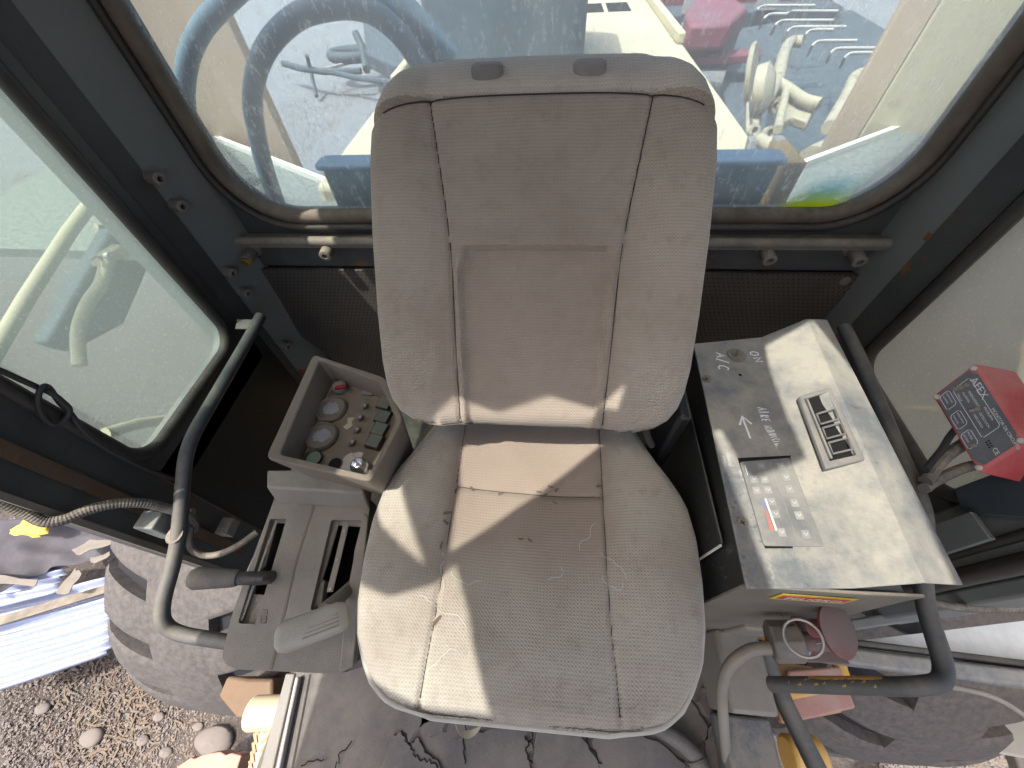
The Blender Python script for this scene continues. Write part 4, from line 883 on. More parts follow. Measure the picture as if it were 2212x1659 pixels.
# ================================================================== RED ALARM MONITOR
mon = thing("alarm_monitor", "red fire circuit monitor box with grey printed face by the right side window", "alarm box", at(2110, 930, x=.70))
mc = CAM + ray(2112, 902) * .98; mn = nrm(-ray(2112, 902))
MP = (mc, mn); fa = [at(u, v, pl=MP) for u, v in ((2012, 855), (2105, 783), (2218, 955), (2112, 1012))]
e1 = nrm(fa[2] - fa[1]); e2 = nrm(fa[1] - fa[0])
LW = np.linalg.norm(fa[2] - fa[1]); LH = np.linalg.norm(fa[1] - fa[0]); o0 = fa[3] * .5 + fa[0] * .5 + (fa[1] + fa[2]) * 0
def F(a, b, lift=.0): return fa[0] + e1 * (a * LW) + e2 * ((b) * LH) + mn * lift
PV = (CAM + ray(2196, 800) * 1.015) - fa[1]
body = [F(0, 0), F(1, 0), F(1, 1), F(0, 1)]
bd = MB(); vs = body + [p + PV for p in body]; bd.add(vs, [(0, 1, 2, 3), (4, 7, 6, 5), (0, 4, 5, 1), (1, 5, 6, 2), (2, 6, 7, 3), (3, 7, 4, 0)])
bd.build("housing", m_redbox, mon, 30, bevel=.004, seg=3)
ch = .09; fp = [F(.04 + ch, .06, .0002), F(.96 - ch, .06, .0002), F(.965, .06 + ch * 1.3, .0002), F(.965, .94 - ch * 1.3, .0002), F(.96 - ch, .94, .0002), F(.04 + ch, .94, .0002), F(.035, .94 - ch * 1.3, .0002), F(.035, .06 + ch * 1.3, .0002)]
MB().prism([p + mn * .0006 for p in fp], mn * .0008).build("face_label", m_face, mon, 0)
for a, b in ((.045, .07), (.955, .07), (.955, .93), (.045, .93)):
    s_ = MB().lathe(F(a, b, .0015), mn, [(.0048, 0), (.0042, .0015), (.002, .002)], 14).build("screw", m_steel, mon, 40)
T_ = lambda s_, a, b, size, nm="lettering": text(s_, F(a, b, .0020), e1, e2, size * LH, m_white, mon, nm, extrude=.00015)
T_("AFEX", .13, .76, .20); T_("MONITOR DE CIRCUITO", .52, .80, .082)
for i, (s_, a, b) in enumerate((("ENERGIZADO", .22, .62), ("ALARMA", .19, .52), ("FALLA", .17, .42), ("PROBLEMA", .46, .70), ("DETECCION", .48, .58), ("DESCARGA", .46, .48))): T_(s_, a, b, .062)
for a, b in ((.15, .66), (.13, .56), (.11, .46), (.43, .60), (.41, .50), (.73, .20)): MB().lathe(F(a, b, .0014), mn, [(.0042, 0), (.003, .0018)], 14).build("indicator_lamp", m_boss, mon, 50)
def rect_line(a0, a1, b0, b1):
    pts = [F(a0 + .02, b0, .0018), F(a1 - .02, b0, .0018), F(a1, b0 + .04, .0018), F(a1, b1 - .04, .0018), F(a1 - .02, b1, .0018), F(a0 + .02, b1, .0018), F(a0, b1 - .04, .0018), F(a0, b0 + .04, .0018), F(a0 + .02, b0, .0018)]
    MB().ribbon(pts, .0008, mn, .0002).build("printed_box", m_white, mon, 0)
rect_line(.10, .72, .40, .78); rect_line(.07, .25, .12, .34); rect_line(.32, .50, .10, .32); rect_line(.56, .74, .08, .30)
for s_, a, b in (("SILENCIAR", .085, .26), ("ALARMA", .085, .18), ("DESCARGA", .335, .24), ("MANUAL", .335, .15), ("PRUEBA", .575, .22), ("SISTEMA", .575, .13)): T_(s_, a, b, .05)
T_("CE", .87, .44, .12)
for k in range(6): MB().lathe(F(.78 + .03 * (k % 3), .42 + .05 * (k // 3), .0015), mn, [(.0014, 0), (.0014, .0003)], 8).build("speaker_hole", m_void, mon, 0)
def conduit(name, path, r, mat, parent, ring=.006, depth=.10, seg=12):
    P = resample(path, ring / 4); rr_ = [r * (1 - depth * (.5 + .5 * math.cos(2 * math.pi * i / 4))) for i in range(len(P))]
    return MB().tube(P, rr_, seg).build(name, mat, parent, 25)
rp_ = lambda u, v, d: CAM + ray(u, v) * d
conduit("conduit", smooth_path([rp_(2095, 950, 1.02), rp_(2068, 968, 1.01), rp_(2040, 988, .99), rp_(2018, 1012, .96), rp_(1998, 1040, .93)], 8), .0095, m_conduit, mon)
conduit("conduit", smooth_path([rp_(2125, 1000, 1.02), rp_(2085, 1010, 1.01), rp_(2050, 1024, .99), rp_(2015, 1042, .96), rp_(1995, 1056, .93)], 8), .0085, m_conduit, mon)
MB().tube(smooth_path([rp_(2070, 920, 1.02), rp_(2050, 945, 1.0), rp_(2035, 970, .98), rp_(2015, 995, .95), rp_(2000, 1015, .93)], 8), .005, 8).build("cable", m_cable, mon, 60)
MB().prism([at(2060, 1055, x=.755), at(2180, 1010, x=.755), at(2230, 1000, x=.755), at(2230, 1120, x=.755), at(2100, 1110, x=.755), at(2075, 1100, x=.755)], (.012, 0, 0)).build("mounting_bracket", m_darkfar, mon, 30, bevel=.002)
MB().prism([at(2005, 1135, x=.74), at(2095, 1105, x=.74), at(2140, 1165, x=.74), at(2030, 1200, x=.74)], (.01, 0, 0)).build("grey_backplate", m_cabgrey, mon, 30, bevel=.002)
# ================================================================== FIRE ACTUATOR
act = thing("fire_actuator", "dusty red manual actuator with mushroom button and pull ring below the air conditioner box", "actuator", at(1740, 1370, z=2.40))
aP = lambda u, v, z: at(u, v, z=z)
MB().prism([aP(1745, 1388, 2.31), aP(1815, 1392, 2.31), aP(1822, 1425, 2.31), aP(1830, 1435, 2.31), aP(1690, 1428, 2.31), aP(1712, 1405, 2.31)], (0, 0, .01)).build("mounting_plate", m_red, act, 30, bevel=.002)
MB().prism([aP(1695, 1312, 2.36), aP(1790, 1312, 2.36), aP(1800, 1345, 2.36), aP(1765, 1392, 2.36), aP(1735, 1400, 2.36)], (0, 0, .02)).build("bracket", m_red, act, 30, bevel=.004)
MB().prism([aP(1675, 1318, 2.385), aP(1700, 1305, 2.385), aP(1712, 1325, 2.385), aP(1690, 1332, 2.385)], (0, 0, .004)).build("bracket_flange", m_red, act, 30, bevel=.001)
hx = aP(1705, 1385, 2.40); MB().lathe(hx, nrm((1, .05, .25)), [(.026, -.028), (.029, -.024), (.029, .012), (.024, .016)], 8).build("valve_body", dusty("valve_paint", (.13, .125, .11), .5, .5, scale=20), act, 25, bevel=.002)
MB().lathe(hx, nrm((1, .05, .25)), [(.013, .01), (.013, .06)], 20).build("plunger_barrel", m_red, act, 40)
mb_c = aP(1815, 1362, 2.47); max_ = nrm((.40, -.12, .9))
MB().lathe(mb_c - max_ * .02, max_, [(.012, -.02), (.012, .004), (.026, .008), (.033, .013), (.0345, .018), (.030, .0215), (.015, .024), (.004, .0245)], 32).build("mushroom_button", m_red, act, 50)
rc = aP(1734, 1378, 2.47); rn = nrm(CAM - rc); ra_ = nrm(np.cross(rn, (0, 1, 0))); rb_ = np.cross(rn, ra_)
MB().tube([rc + (ra_ * math.cos(a) + rb_ * math.sin(a)) * .0225 for a in np.linspace(0, 2 * math.pi, 33)[:-1]], .0020, 8, closed=True).build("pull_ring", m_steel, act, 60)
MB().tube(smooth_path([aP(1762, 1390, 2.468), aP(1775, 1388, 2.468), aP(1790, 1391, 2.466), aP(1797, 1397, 2.46), aP(1800, 1392, 2.458), aP(1794, 1390, 2.458)], 5), .0016, 6).build("split_pin", m_steel, act, 60)
MB().prism([aP(1672, 1400, 2.385), aP(1700, 1395, 2.385), aP(1745, 1408, 2.385), aP(1738, 1424, 2.385), aP(1690, 1420, 2.385)], (0, 0, .012)).build("grey_tag", plain("tag_grey", (.36, .42, .43), .6), act, 30, bevel=.001)
hs = thing("grey_hose", "thick dusty hose curving down from the red actuator to the floor", "hose", aP(1560, 1480, 2.2))
MB().tube(smooth_path([aP(1672, 1400, 2.39), aP(1620, 1405, 2.37), aP(1575, 1440, 2.32), aP(1560, 1490, 2.24), aP(1563, 1560, 2.14), aP(1570, 1640, 2.05)], 8), .0095, 12).build("hose_tube", m_console, hs, 60)
h2 = thing("floor_hose", "ridged grey hose lying on the torn mat under the seat front", "hose", aP(1460, 1600, 2.02))
MB().tube(smooth_path([aP(1390, 1555, 2.05), aP(1430, 1575, 2.045), aP(1480, 1610, 2.04), aP(1512, 1650, 2.04), aP(1530, 1720, 2.04)], 8), .016, 14).build("hose_tube", m_floor, h2, 60)
MB().lathe(aP(1505, 1640, 2.04), aP(1530, 1700, 2.04) - aP(1505, 1640, 2.04), [(.018, 0), (.019, .003), (.019, .02), (.018, .023)], 16).build("hose_collar", m_floor, h2, 40)
# grey steel column and door side pipe
colm = thing("steel_column", "grey steel box column with worn blue patches right of the seat front", "column", (.45, .0, 2.0))
MB().box(.385, .475, -.03, .11, 2.0, 2.14).build("upper_box", m_console, colm, bevel=.008)
MB().box(.405, .485, .10, .16, 2.0, 2.24).build("tall_box", m_console, colm, bevel=.006)
MB().box(.385, .480, -.34, -.034, 2.0, 2.085).build("lower_box", dusty("column_worn", (.045, .075, .10), .95, .6, scale=16, up=.3, dust=(.24, .22, .185)), colm, bevel=.006)
pipe = thing("door_side_pipe", "dusty steel pipe running forward beside the steel column", "pipe", (.56, 0, 2.0))
MB().tube([at(1648, 1395, z=2.02), at(1660, 1440, z=2.0), at(1700, 1530, z=1.98), at(1785, 1700, z=1.96)], .019, 16).build("pipe_tube", m_tube, pipe, 60)
# ================================================================== LEFT SIDE CABLES
cb1 = thing("knotted_cable", "thin black cable tied in a loose knot hanging across the left side window", "cable", at(130, 880, x=-.74))
kp_ = [(-30, 790), (0, 800), (40, 818), (85, 838), (112, 850), (135, 868), (150, 885), (142, 905), (120, 918), (98, 905), (84, 880), (84, 850), (95, 834), (108, 840), (128, 868), (152, 893), (165, 910), (185, 935), (220, 963), (265, 988), (310, 1010), (350, 1025), (375, 1035)]
zz_ = [0, 0, 0, 0, .008, .012, .008, .0, -.006, -.006, 0, .008, .012, .004, -.008, -.004, 0, 0, 0, 0, 0, 0, 0]
MB().tube(smooth_path([at(u, v, x=-.775 + z) for (u, v), z in zip(kp_, zz_)], 6), .0042, 8).build("cable_loop", m_cable, cb1, 60)
cb2 = thing("corrugated_conduit", "ridged grey conduit hanging from the door post to the left grab rail", "conduit", at(200, 1110, x=-.76))
conduit("conduit_tube", smooth_path([at(u, v, x=x) for u, v, x in ((-40, 1060, -.82), (0, 1083, -.81), (50, 1105, -.80), (95, 1127, -.785), (140, 1122, -.77), (190, 1102, -.755), (250, 1088, -.735), (310, 1087, -.715), (360, 1098, -.70), (400, 1112, -.685), (418, 1130, -.678), (420, 1150, -.675))], 8), .0088, m_conduit, cb2, .0045, .06)
conduit("conduit_tube", smooth_path([at(u, v, x=x) for u, v, x in ((412, 1140, -.675), (408, 1170, -.67), (418, 1190, -.665), (445, 1200, -.65), (480, 1195, -.62), (520, 1175, -.59), (555, 1150, -.57))], 8), .0065, m_conduit, cb2, .004, .06)
MB().box(-.78, -.75, .22, .26, 2.17, 2.20).build("clamp", m_boss, cb2, bevel=.002)
stb = MB().tube([(-.795, .22, 2.33), (-.75, .23, 2.32)], [.008, .011], 12).build("pipe_stub", m_boss, cab, 50)
# ================================================================== TYRES, FENDERS, LOADER BODY OUTSIDE
def tyre(cx_, cy_):
    R_ = .875; c0 = V3((cx_, cy_, .875)); w2 = .36
    segs = 96; prof = [(-w2 * .72, R_ * .60), (-w2, R_ * .72), (-w2, R_ * .86), (-w2 * .93, R_ * .945), (-w2 * .5, R_ * .985), (0, R_ * .99), (w2 * .5, R_ * .985), (w2 * .93, R_ * .945), (w2, R_ * .86), (w2, R_ * .72), (w2 * .72, R_ * .60)]
    vs = []; 
    for k in range(segs):
        a = 2 * math.pi * k / segs
        for x, r in prof: vs.append(c0 + V3((x, math.cos(a) * (r - .035), math.sin(a) * (r - .035))))
    n = len(prof); fs = [(k * n + i, k * n + i + 1, ((k + 1) % segs) * n + i + 1, ((k + 1) % segs) * n + i) for k in range(segs) for i in range(n - 1)]
    t = MB().add(vs, fs).build("wheel", m_groove, cab, 60)
    MB().lathe(c0 - V3((w2 * .7, 0, 0)), (1, 0, 0), [(.02, 0), (R_ * .58, 0), (R_ * .60, w2 * 1.4), (.02, w2 * 1.4)], 32).build("wheel_rim", m_yellow, t, 40)
    MB().lathe(c0 - V3((.13, 0, 0)), (1, 0, 0), [(R_ - .08, 0), (R_ - .006, .006), (R_ + .003, .04), (R_ + .004, .13), (R_ + .003, .22), (R_ - .006, .254), (R_ - .08, .26)], 96).build("centre_tread", m_tyre, t, 60)
    # wide rounded lugs, one bar per half, staggered
    nl = 22
    for k in range(nl):
        for sd in (-1, 1):
            a0 = 2 * math.pi * (k + (.5 if sd > 0 else 0)) / nl; lv_ = []; M1, M2 = 9, 12
            for i in range(M1 + 1):
                q_ = i / M1; x = sd * (.03 + (w2 + .012 - .03) * q_) ; 
                xa = abs(x); rr_ = R_ * (1 - .06 * max(0, (xa / w2 - .45) / .55) ** 2 * 1.0)
                half = math.radians(360 / nl * (.345)); sw = .16 * (q_ - .5) * -1
                for j in range(M2 + 1):
                    b = -1 + 2 * j / M2; ed = max(0, abs(b) - .86) / .14; ex2 = max(0, q_ - .93) / .07; r2 = rr_ - .010 * ed ** 2 - .012 * ex2 ** 2
                    a = a0 + half * b + sw; lv_.append(c0 + V3((x, math.cos(a) * r2, math.sin(a) * r2)))
            nn3 = (M1 + 1) * (M2 + 1); 
            low_ = [c0 + V3((p[0] - c0[0], 0, 0)) + (p - c0 - V3((p[0] - c0[0], 0, 0))) * ((R_ - .085) / R_) for p in lv_]
            fs = [(i * (M2 + 1) + j, i * (M2 + 1) + j + 1, (i + 1) * (M2 + 1) + j + 1, (i + 1) * (M2 + 1) + j) for i in range(M1) for j in range(M2)]
            ring = [j for j in range(M2 + 1)] + [i * (M2 + 1) + M2 for i in range(1, M1 + 1)] + [M1 * (M2 + 1) + j for j in range(M2 - 1, -1, -1)] + [i * (M2 + 1) for i in range(M1 - 1, 0, -1)]
            fs += [(ring[i], ring[(i + 1) % len(ring)], nn3 + ring[(i + 1) % len(ring)], nn3 + ring[i]) for i in range(len(ring))]
            MB().add(lv_ + low_, fs).build("tread_lug", m_tyre, t, 50)
    return t
tyre(-1.31, .64)
tyre(1.40, .70)
bodyl = cab
# engine hood behind the rear window
hz = 2.55
MB().prism([(-.76, 1.22, hz), (.70, 1.22, hz), (.71, 4.6, hz), (-.78, 4.6, hz)], (0, 0, -.9)).build("engine_hood", m_cream, bodyl, 30, bevel=.02, seg=3)
MB().prism([(.66, 2.75, hz + .001), (.70, 2.75, hz + .001), (.70, 4.5, hz + .001), (.66, 4.5, hz + .001)], (0, 0, .05)).build("hood_rail", m_cream, bodyl, 30, bevel=.008)
MB().prism([(-.76, 2.2, hz + .001), (-.72, 2.2, hz + .001), (-.72, 4.4, hz + .001), (-.76, 4.4, hz + .001)], (0, 0, .04)).build("hood_rail", m_cream, bodyl, 30, bevel=.008)
for x in (.19, .37):
    for k in range(5): MB().box(x, x + .15, 3.62 + k * .06, 3.645 + k * .06, hz + .0005, hz + .006).build("vent_slot", m_void, bodyl, 0)
bp_ = at(1050, 0, z=hz)
MB().box(-.68, -.55, 2.55, 2.66, hz, hz + .012).build("hinge_plate", m_grey, bodyl, bevel=.004)
MB().lathe((-.615, 2.61, hz + .012), up3, [(.022, 0), (.020, .02), (.012, .03)], 6).build("hinge_bolt", m_steel, bodyl, 30)
# green slab with blue top, added in place of a dark shade shape on the glass
bx = MB(); zt0 = 2.722
bx.prism([(-.545, .93, zt0), (.508, .93, zt0), (.50, .93, 2.50), (-.54, .93, 2.50)], (0, .055, 0))
bx.build("glass_shade_slab", m_green, bodyl, 30, bevel=.01)
MB().prism(rounded([V3((-.560, .925, zt0 + .001)), V3((.520, .925, zt0 + .001)), V3((.520, .99, zt0 + .001)), V3((-.560, .99, zt0 + .001))], .02, 4), (0, 0, .012)).build("glass_shade_top", m_slab_top, bodyl, 30, bevel=.004)
MB().prism([(.530, .95, 2.72), (.572, .95, 2.72), (.572, .95, 2.50), (.545, .95, 2.50)], (0, .12, 0)).build("side_strip", m_yellow, bodyl, 30, bevel=.003)
for x0_, x1_ in ((.56, .60), (.63, .68)):
    MB().prism([(x0_, 1.20, hz), (x1_, 1.20, hz), (x1_ - .01, 1.26, hz + .10), (x0_ + .01, 1.26, hz + .10)], (0, .03, 0)).build("hood_bracket", m_grey, bodyl, 30, bevel=.004)
# tall block on the hood, added in place of a blue shade shape on the glass
MB().prism(rounded([V3((-.60, 2.35, hz)), V3((-.28, 2.02, hz)), V3((.13, 2.02, hz)), V3((.15, 2.9, hz)), V3((-.62, 3.2, hz))], .08, 4), (0, 0, .62)).build("glass_shade_block", m_bluebox, bodyl, 30, bevel=.02, seg=3)
# side decks with bright edges and the standing fender panels
def deck(sg, pts, edge):
    MB().prism(pts, (0, 0, -.03)).build("side_deck", m_deck, bodyl, 30)
    MB().ribbon(edge, .018, up3, .02).build("lit_edge_strip", m_edge, bodyl, 0)  # white strip paints the lit edge of the plate
P1, P2 = at(728, 407, z=2.5), at(457, 299, z=2.5); P1 = P1 + (P1 - P2) * .25; P2 = P2 + (P2 - P1) * .6
deck(-1, [(P1[0], P1[1], 2.5), (P2[0], P2[1], 2.5), (P2[0], .95, 2.5), (-.55, .90, 2.5), (-.57, 1.2, 2.5)], [V3((P1[0], P1[1], 2.501)), V3((P2[0], P2[1], 2.501))])
P1, P2 = at(1642, 395, z=2.5), at(1968, 271, z=2.5); P1 = P1 + (P1 - P2) * .2; P2 = P2 + (P2 - P1) * .5
deck(1, [(P1[0], P1[1], 2.5), (P2[0], P2[1], 2.5), (P2[0], .95, 2.5), (.56, .90, 2.5), (.57, 1.2, 2.5)], [V3((P1[0], P1[1], 2.501)), V3((P2[0], P2[1], 2.501))])
fpn = MB().prism([(-1.10, 1.72, 1.2), (-1.12, 1.72, 3.4), (-2.3, 1.72, 3.4), (-2.3, 1.72, 1.2)], (0, .05, 0)).build("fender_panel", m_tan, bodyl, 20, bevel=.006)
MB().box(-1.40, -1.32, 1.15, 1.20, 2.5, 3.3).build("panel_post", m_orange, bodyl, bevel=.006)
MB().prism([(1.16, 1.70, 1.2), (1.16, 1.70, 3.4), (2.4, 1.62, 3.4), (2.4, 1.62, 1.2)], (0, .05, 0)).build("fender_panel", m_cream, bodyl, 20, bevel=.006)
MB().prism([(1.075, 1.74, 1.2), (1.075, 1.74, 3.4), (1.155, 1.70, 3.4), (1.155, 1.70, 1.2)], (0, .02, 0)).build("panel_shade_strip", m_tan, bodyl, 20, bevel=.004)  # shaded side of the cream panel, painted as a darker tan strip
MB().box(-.75, .75, .9, 4.4, .75, 1.64).build("chassis", m_yellow, bodyl, bevel=.03)
MB().box(-.56, .52, -.3, .8, 1.5, 1.93).build("cab_mount", m_darkfar, bodyl, bevel=.02)
# solid tubes added in place of the dark shade arcs on the window glass
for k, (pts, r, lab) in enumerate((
    ([(610, 470), (592, 420), (572, 360), (555, 290), (546, 220), (556, 150), (585, 90), (640, 38), (700, 18), (760, 14), (815, 32), (868, 80), (905, 135), (935, 190)], .021, "blue grey tube standing in for a shade arc on the rear window, inner loop nearest the seat"),
    ([(520, -30), (480, 10), (440, 55), (412, 110), (400, 170), (402, 235), (420, 300), (450, 360), (495, 415), (550, 455)], .021, "blue grey tube standing in for a shade arc on the rear window, outer loop nearest the left post"),
    ([(800, -25), (850, 10), (890, 50), (930, 95), (970, 140)], .036, "thick blue grey tube standing in for a shade band slanting down behind the seat top"))):
    h_ = MB().tube(smooth_path([at(u, v, y=1.02 + .05 * k) for u, v in pts], 6), r, 14).build("glass_shade_arc", m_arc, None, 60); tag(h_, lab, "hose", "shade arc tubes behind the rear window")
# left outside: handrail tube and mirror bracket beyond the side window
hr = MB().tube([at(-40, 810, x=-1.12), at(60, 640, x=-1.12), at(150, 500, x=-1.14), at(222, 405, x=-1.15), at(300, 280, x=-1.16)], .0145, 14).build("outside_handrail", m_cream, None, 60); tag(hr, "straight cream handrail tube running outside the left side window", "handrail")
mbk = thing("mirror_bracket", "cream bent bracket arms with spring clip outside the left side window", "bracket", at(230, 570, x=-1.1))
XB = -1.10
MB().tube(bent([at(233, 560, x=XB), at(217, 620, x=XB), at(190, 650, x=XB), at(166, 715, x=XB), at(172, 790, x=XB + .02)], .06), .0135, 12).build("lower_arm", m_cream, mbk, 60)
MB().prism([at(215, 555, x=XB), at(262, 528, x=XB), at(316, 530, x=XB), at(262, 560, x=XB), at(222, 577, x=XB)], (-.03, 0, 0)).build("middle_arm", m_cream, mbk, 30, bevel=.004)
MB().prism([at(262, 487, x=XB), at(282, 455, x=XB), at(330, 460, x=XB), at(330, 505, x=XB), at(258, 503, x=XB)], (-.03, 0, 0)).build("upper_arm", m_cream, mbk, 30, bevel=.004)
MB().tube([at(208, 489, x=XB), at(262, 489, x=XB)], .006, 8).build("pin", m_cream, mbk, 50)
MB().tube(smooth_path([at(193, 562, x=XB), at(205, 555, x=XB), at(222, 556, x=XB), at(230, 552, x=XB), at(234, 545, x=XB)], 5), .003, 6).build("spring_clip", m_steel, mbk, 50)
MB().lathe(at(232, 553, x=XB + .02), (1, 0, 0), [(.010, 0), (.010, .01), (.005, .01)], 14).build("pivot_bolt", m_steel, mbk, 40)
bx2 = MB().prism([at(100, 740, x=-1.3), at(250, 480, x=-1.3), at(330, 560, x=-1.3), at(270, 700, x=-1.3), at(160, 760, x=-1.3)], (-.05, 0, 0)).build("tread_block", m_darkfar, None, 30, bevel=.01); tag(bx2, "dark step plate behind the bracket outside the left window", "step")
lbar = MB().tube([at(228, 1078 - 142, x=-1.15), at(300, 915, x=-1.15), at(380, 905, x=-1.15), at(430, 898, x=-1.15)], .016, 10).build("step_bar", m_cream, None, 50); tag(lbar, "short cream step bar low outside the left side window", "step bar")
# yellow marks and pale body outside the right window
rp = thing("right_side_panel", "pale beige machine side with yellow stripes seen through the right side window", "machine panel", (1.6, .6, 1.2))
MB().box(1.62, 1.70, -.1, 2.6, 1.0, 3.0).build("pale_sheet", dusty("pale_beige_sheet", (.70, .68, .60), .6, .6, scale=3, dust=(.72, .70, .62)), rp, bevel=.01)
for u0, v0, u1, v1 in ((2110, 728, 2230, 770), (2165, 500, 2230, 540)):
    a, b = at(u0, v0, x=1.61), at(u1, v1, x=1.61); MB().box(1.612, 1.618, min(a[1], b[1]), max(a[1], b[1]) + .05, min(a[2], b[2]), max(a[2], b[2])).build("yellow_stripe", m_yellow, rp, 0)
# ================================================================== RIGHT OPEN DOOR
dr = thing("cab_door", "open cab door with grey frame rails and pale glass outside the right opening", "door", (1.0, .15, 1.9))
def dpt(u, v): return at(u, v, z=2.0)
MB().prism([(.82, .165, 1.98), (.90, .165, 1.98), (.90, .195, 1.98), (.82, .195, 1.98)], (0, 0, 1.6)).build("hinge_stile", m_cabgrey, dr, 30, bevel=.006)
dp = [at(1680, 1402, z=1.95), at(2260, 1476, z=1.95)]; dd = nrm(dp[1] - dp[0]); dn_ = V3((-dd[1], dd[0], 0))
MB().prism([dp[0] - dn_ * .018, dp[1] - dn_ * .018, dp[1] + dn_ * .018, dp[0] + dn_ * .018], (0, 0, .05)).build("bottom_rail", m_ac, dr, 30, bevel=.008)
MB().prism([dp[0] + dn_ * .022, dp[1] + dn_ * .022, dp[1] + dn_ * .034, dp[0] + dn_ * .034], (0, 0, .06)).build("rail_gasket", m_seal, dr, 30, bevel=.004)
MB().prism([at(1660, 1388, z=2.02), at(2260, 1302, z=2.02), at(2260, 1262, z=2.02), at(1800, 1345, z=2.02)], (0, 0, .02)).build("door_skin", m_cabgrey, dr, 30, bevel=.004)
MB().prism([at(1790, 1392, z=1.97), at(2260, 1335, z=1.97), at(2260, 1440, z=1.97), at(2050, 1425, z=1.97)], (0, 0, .006)).build("door_glass", plain("door_glass_pale", (.62, .66, .66), .25), dr, 30)
conduit("door_conduit", smooth_path([at(1990, 1296, x=.74), at(2060, 1310, x=.80), at(2130, 1314, x=.85), at(2230, 1312, x=.92)], 6), .008, m_conduit, dr)
MB().tube(smooth_path([at(2040, 1480, z=2.0), at(2130, 1500, z=1.95), at(2190, 1530, z=1.9), at(2240, 1570, z=1.85)], 6), .006, 8).build("cable", m_console, dr, 50)
# yellow frame parts below the right opening
yf = cab
Y_ = lambda u, v, z=1.6: at(u, v, z=z)
MB().prism([Y_(1655, 1440), Y_(1690, 1430), Y_(1760, 1440), Y_(1780, 1480), Y_(1830, 1520), Y_(1820, 1540), Y_(1690, 1565)], (0, 0, -.03)).build("hinge_plate", m_orange, yf, 30, bevel=.008)
MB().prism([Y_(1700, 1448, 1.64), Y_(1815, 1440, 1.64), Y_(1850, 1530, 1.64), Y_(1720, 1560, 1.64)], (0, 0, -.02)).build("cover_plate", dusty("pink_primer", (.36, .16, .13), .6, .7, scale=10, dust=(.38, .28, .24)), yf, 30, bevel=.006)
MB().prism([Y_(1690, 1480, 1.66), Y_(1760, 1488, 1.66), Y_(1775, 1500, 1.66), Y_(1700, 1515, 1.66)], (0, 0, -.02)).build("lug_plate", m_yellow, yf, 30, bevel=.008)
MB().tube([Y_(1812, 1435), Y_(1822, 1470)], .02, 12).build("yellow_bar", m_yellow, yf, 50)
MB().tube([Y_(1700, 1635, 1.5), Y_(1775, 1640, 1.5)], .055, 18).build("pivot_pin", m_yellow, yf, 40, bevel=.01)
yl = cab
MB().tube([Y_(540, 1541, 1.7), Y_(640, 1538, 1.7)], .042, 20).build("pivot_pin", m_cream, yl, 40, bevel=.01)
MB().tube([Y_(560, 1520, 1.7), Y_(640, 1525, 1.69)], .014, 10).build("yellow_bolt", m_yellow, yl, 40)
MB().prism([Y_(600, 1465, 1.3), Y_(560, 1460, 1.3), Y_(545, 1500, 1.3), Y_(580, 1540, 1.3), Y_(650, 1540, 1.3), Y_(650, 1465, 1.3)], (0, 0, .2)).build("brown_frame", dusty("brown_frame_paint", (.13, .075, .035), .5, .7, scale=12, rust=.3, dust=(.17, .125, .09)), yl, 30, bevel=.01)
MB().prism([Y_(562, 1558, 1.2), Y_(600, 1558, 1.2), Y_(585, 1720, 1.2), Y_(525, 1720, 1.2)], (0, 0, .012)).build("step_plate", dusty("peach_step", (.58, .38, .24), .4, .6, scale=9, rust=.3, dust=(.55, .45, .35)), yl, 30, bevel=.003)
for k in range(14):
    u = 548 + (k % 2) * 22 - (k // 2) * 3.4 + 8; v = 1575 + (k // 2) * 20; c0 = Y_(u, v, 1.213); a = .8 if k % 2 else 2.2
    MB().ribbon([c0 - V3((math.cos(a), math.sin(a), 0)) * .018, c0 + V3((math.cos(a), math.sin(a), 0)) * .018], .010, up3, .004).build("tread_bar", m_orange, yl, 0)
rb = MB().prism(jag([Y_(395, 1665, .25), Y_(440, 1630, .25), Y_(500, 1618, .25), Y_(545, 1625, .25), Y_(530, 1720, .25), Y_(380, 1720, .25)], .02, 3, 4, True), (0, 0, .10)).build("rusty_plate", dusty("pink_rust_plate", (.42, .22, .14), .5, .8, scale=6, rust=.25, dust=(.46, .34, .28)), None, 30, bevel=.01); tag(rb, "rusty pinkish steel plate on the ground below the left step", "plate")
# step box at the bottom right corner
sb = MB().prism([at(2150, 1590, z=1.0), at(2240, 1530, z=1.0), at(2260, 1720, z=1.0), at(2190, 1690, z=1.0)], (0, 0, .05)).build("step_bracket", m_acfront, None, 30, bevel=.01); tag(sb, "dark steel step bracket at the lower right beyond the right tyre", "step")
# ================================================================== SCRAP ON THE GROUND, LEFT
def corrugated(name, quad, z, pitch, amp, mat, label, along=0):
    q = [at(u, v, z=z) for u, v in quad]; L = np.linalg.norm(q[3] - q[0]); nA = int(L / pitch * 8); nB = 14; vs = []
    for i in range(nA + 1):
        a = i / nA
        for j in range(nB + 1):
            b = j / nB; p = (q[0] * (1 - a) + q[3] * a) * (1 - b) + (q[1] * (1 - a) + q[2] * a) * b
            vs.append(p + V3((0, 0, amp * math.sin(2 * math.pi * a * L / pitch) + .012 * math.sin(5 * b + 3 * a) + .006 * math.sin(13 * a + 9 * b))))
    m_ = MB().add(vs, [(i * (nB + 1) + j, i * (nB + 1) + j + 1, (i + 1) * (nB + 1) + j + 1, (i + 1) * (nB + 1) + j) for i in range(nA) for j in range(nB)])
    o = m_.build(name, mat, None, 180); so = o.modifiers.new("thick", 'SOLIDIFY'); so.thickness = .0015; return tag(o, label, "roofing sheet", "corrugated roofing sheets")
corrugated("roofing_sheet", [(-120, 1535), (232, 1414), (262, 1240), (-120, 1330)], .42, .085, .024, m_zinc, "bright corrugated metal sheet lowest in the pile beside the left tyre")
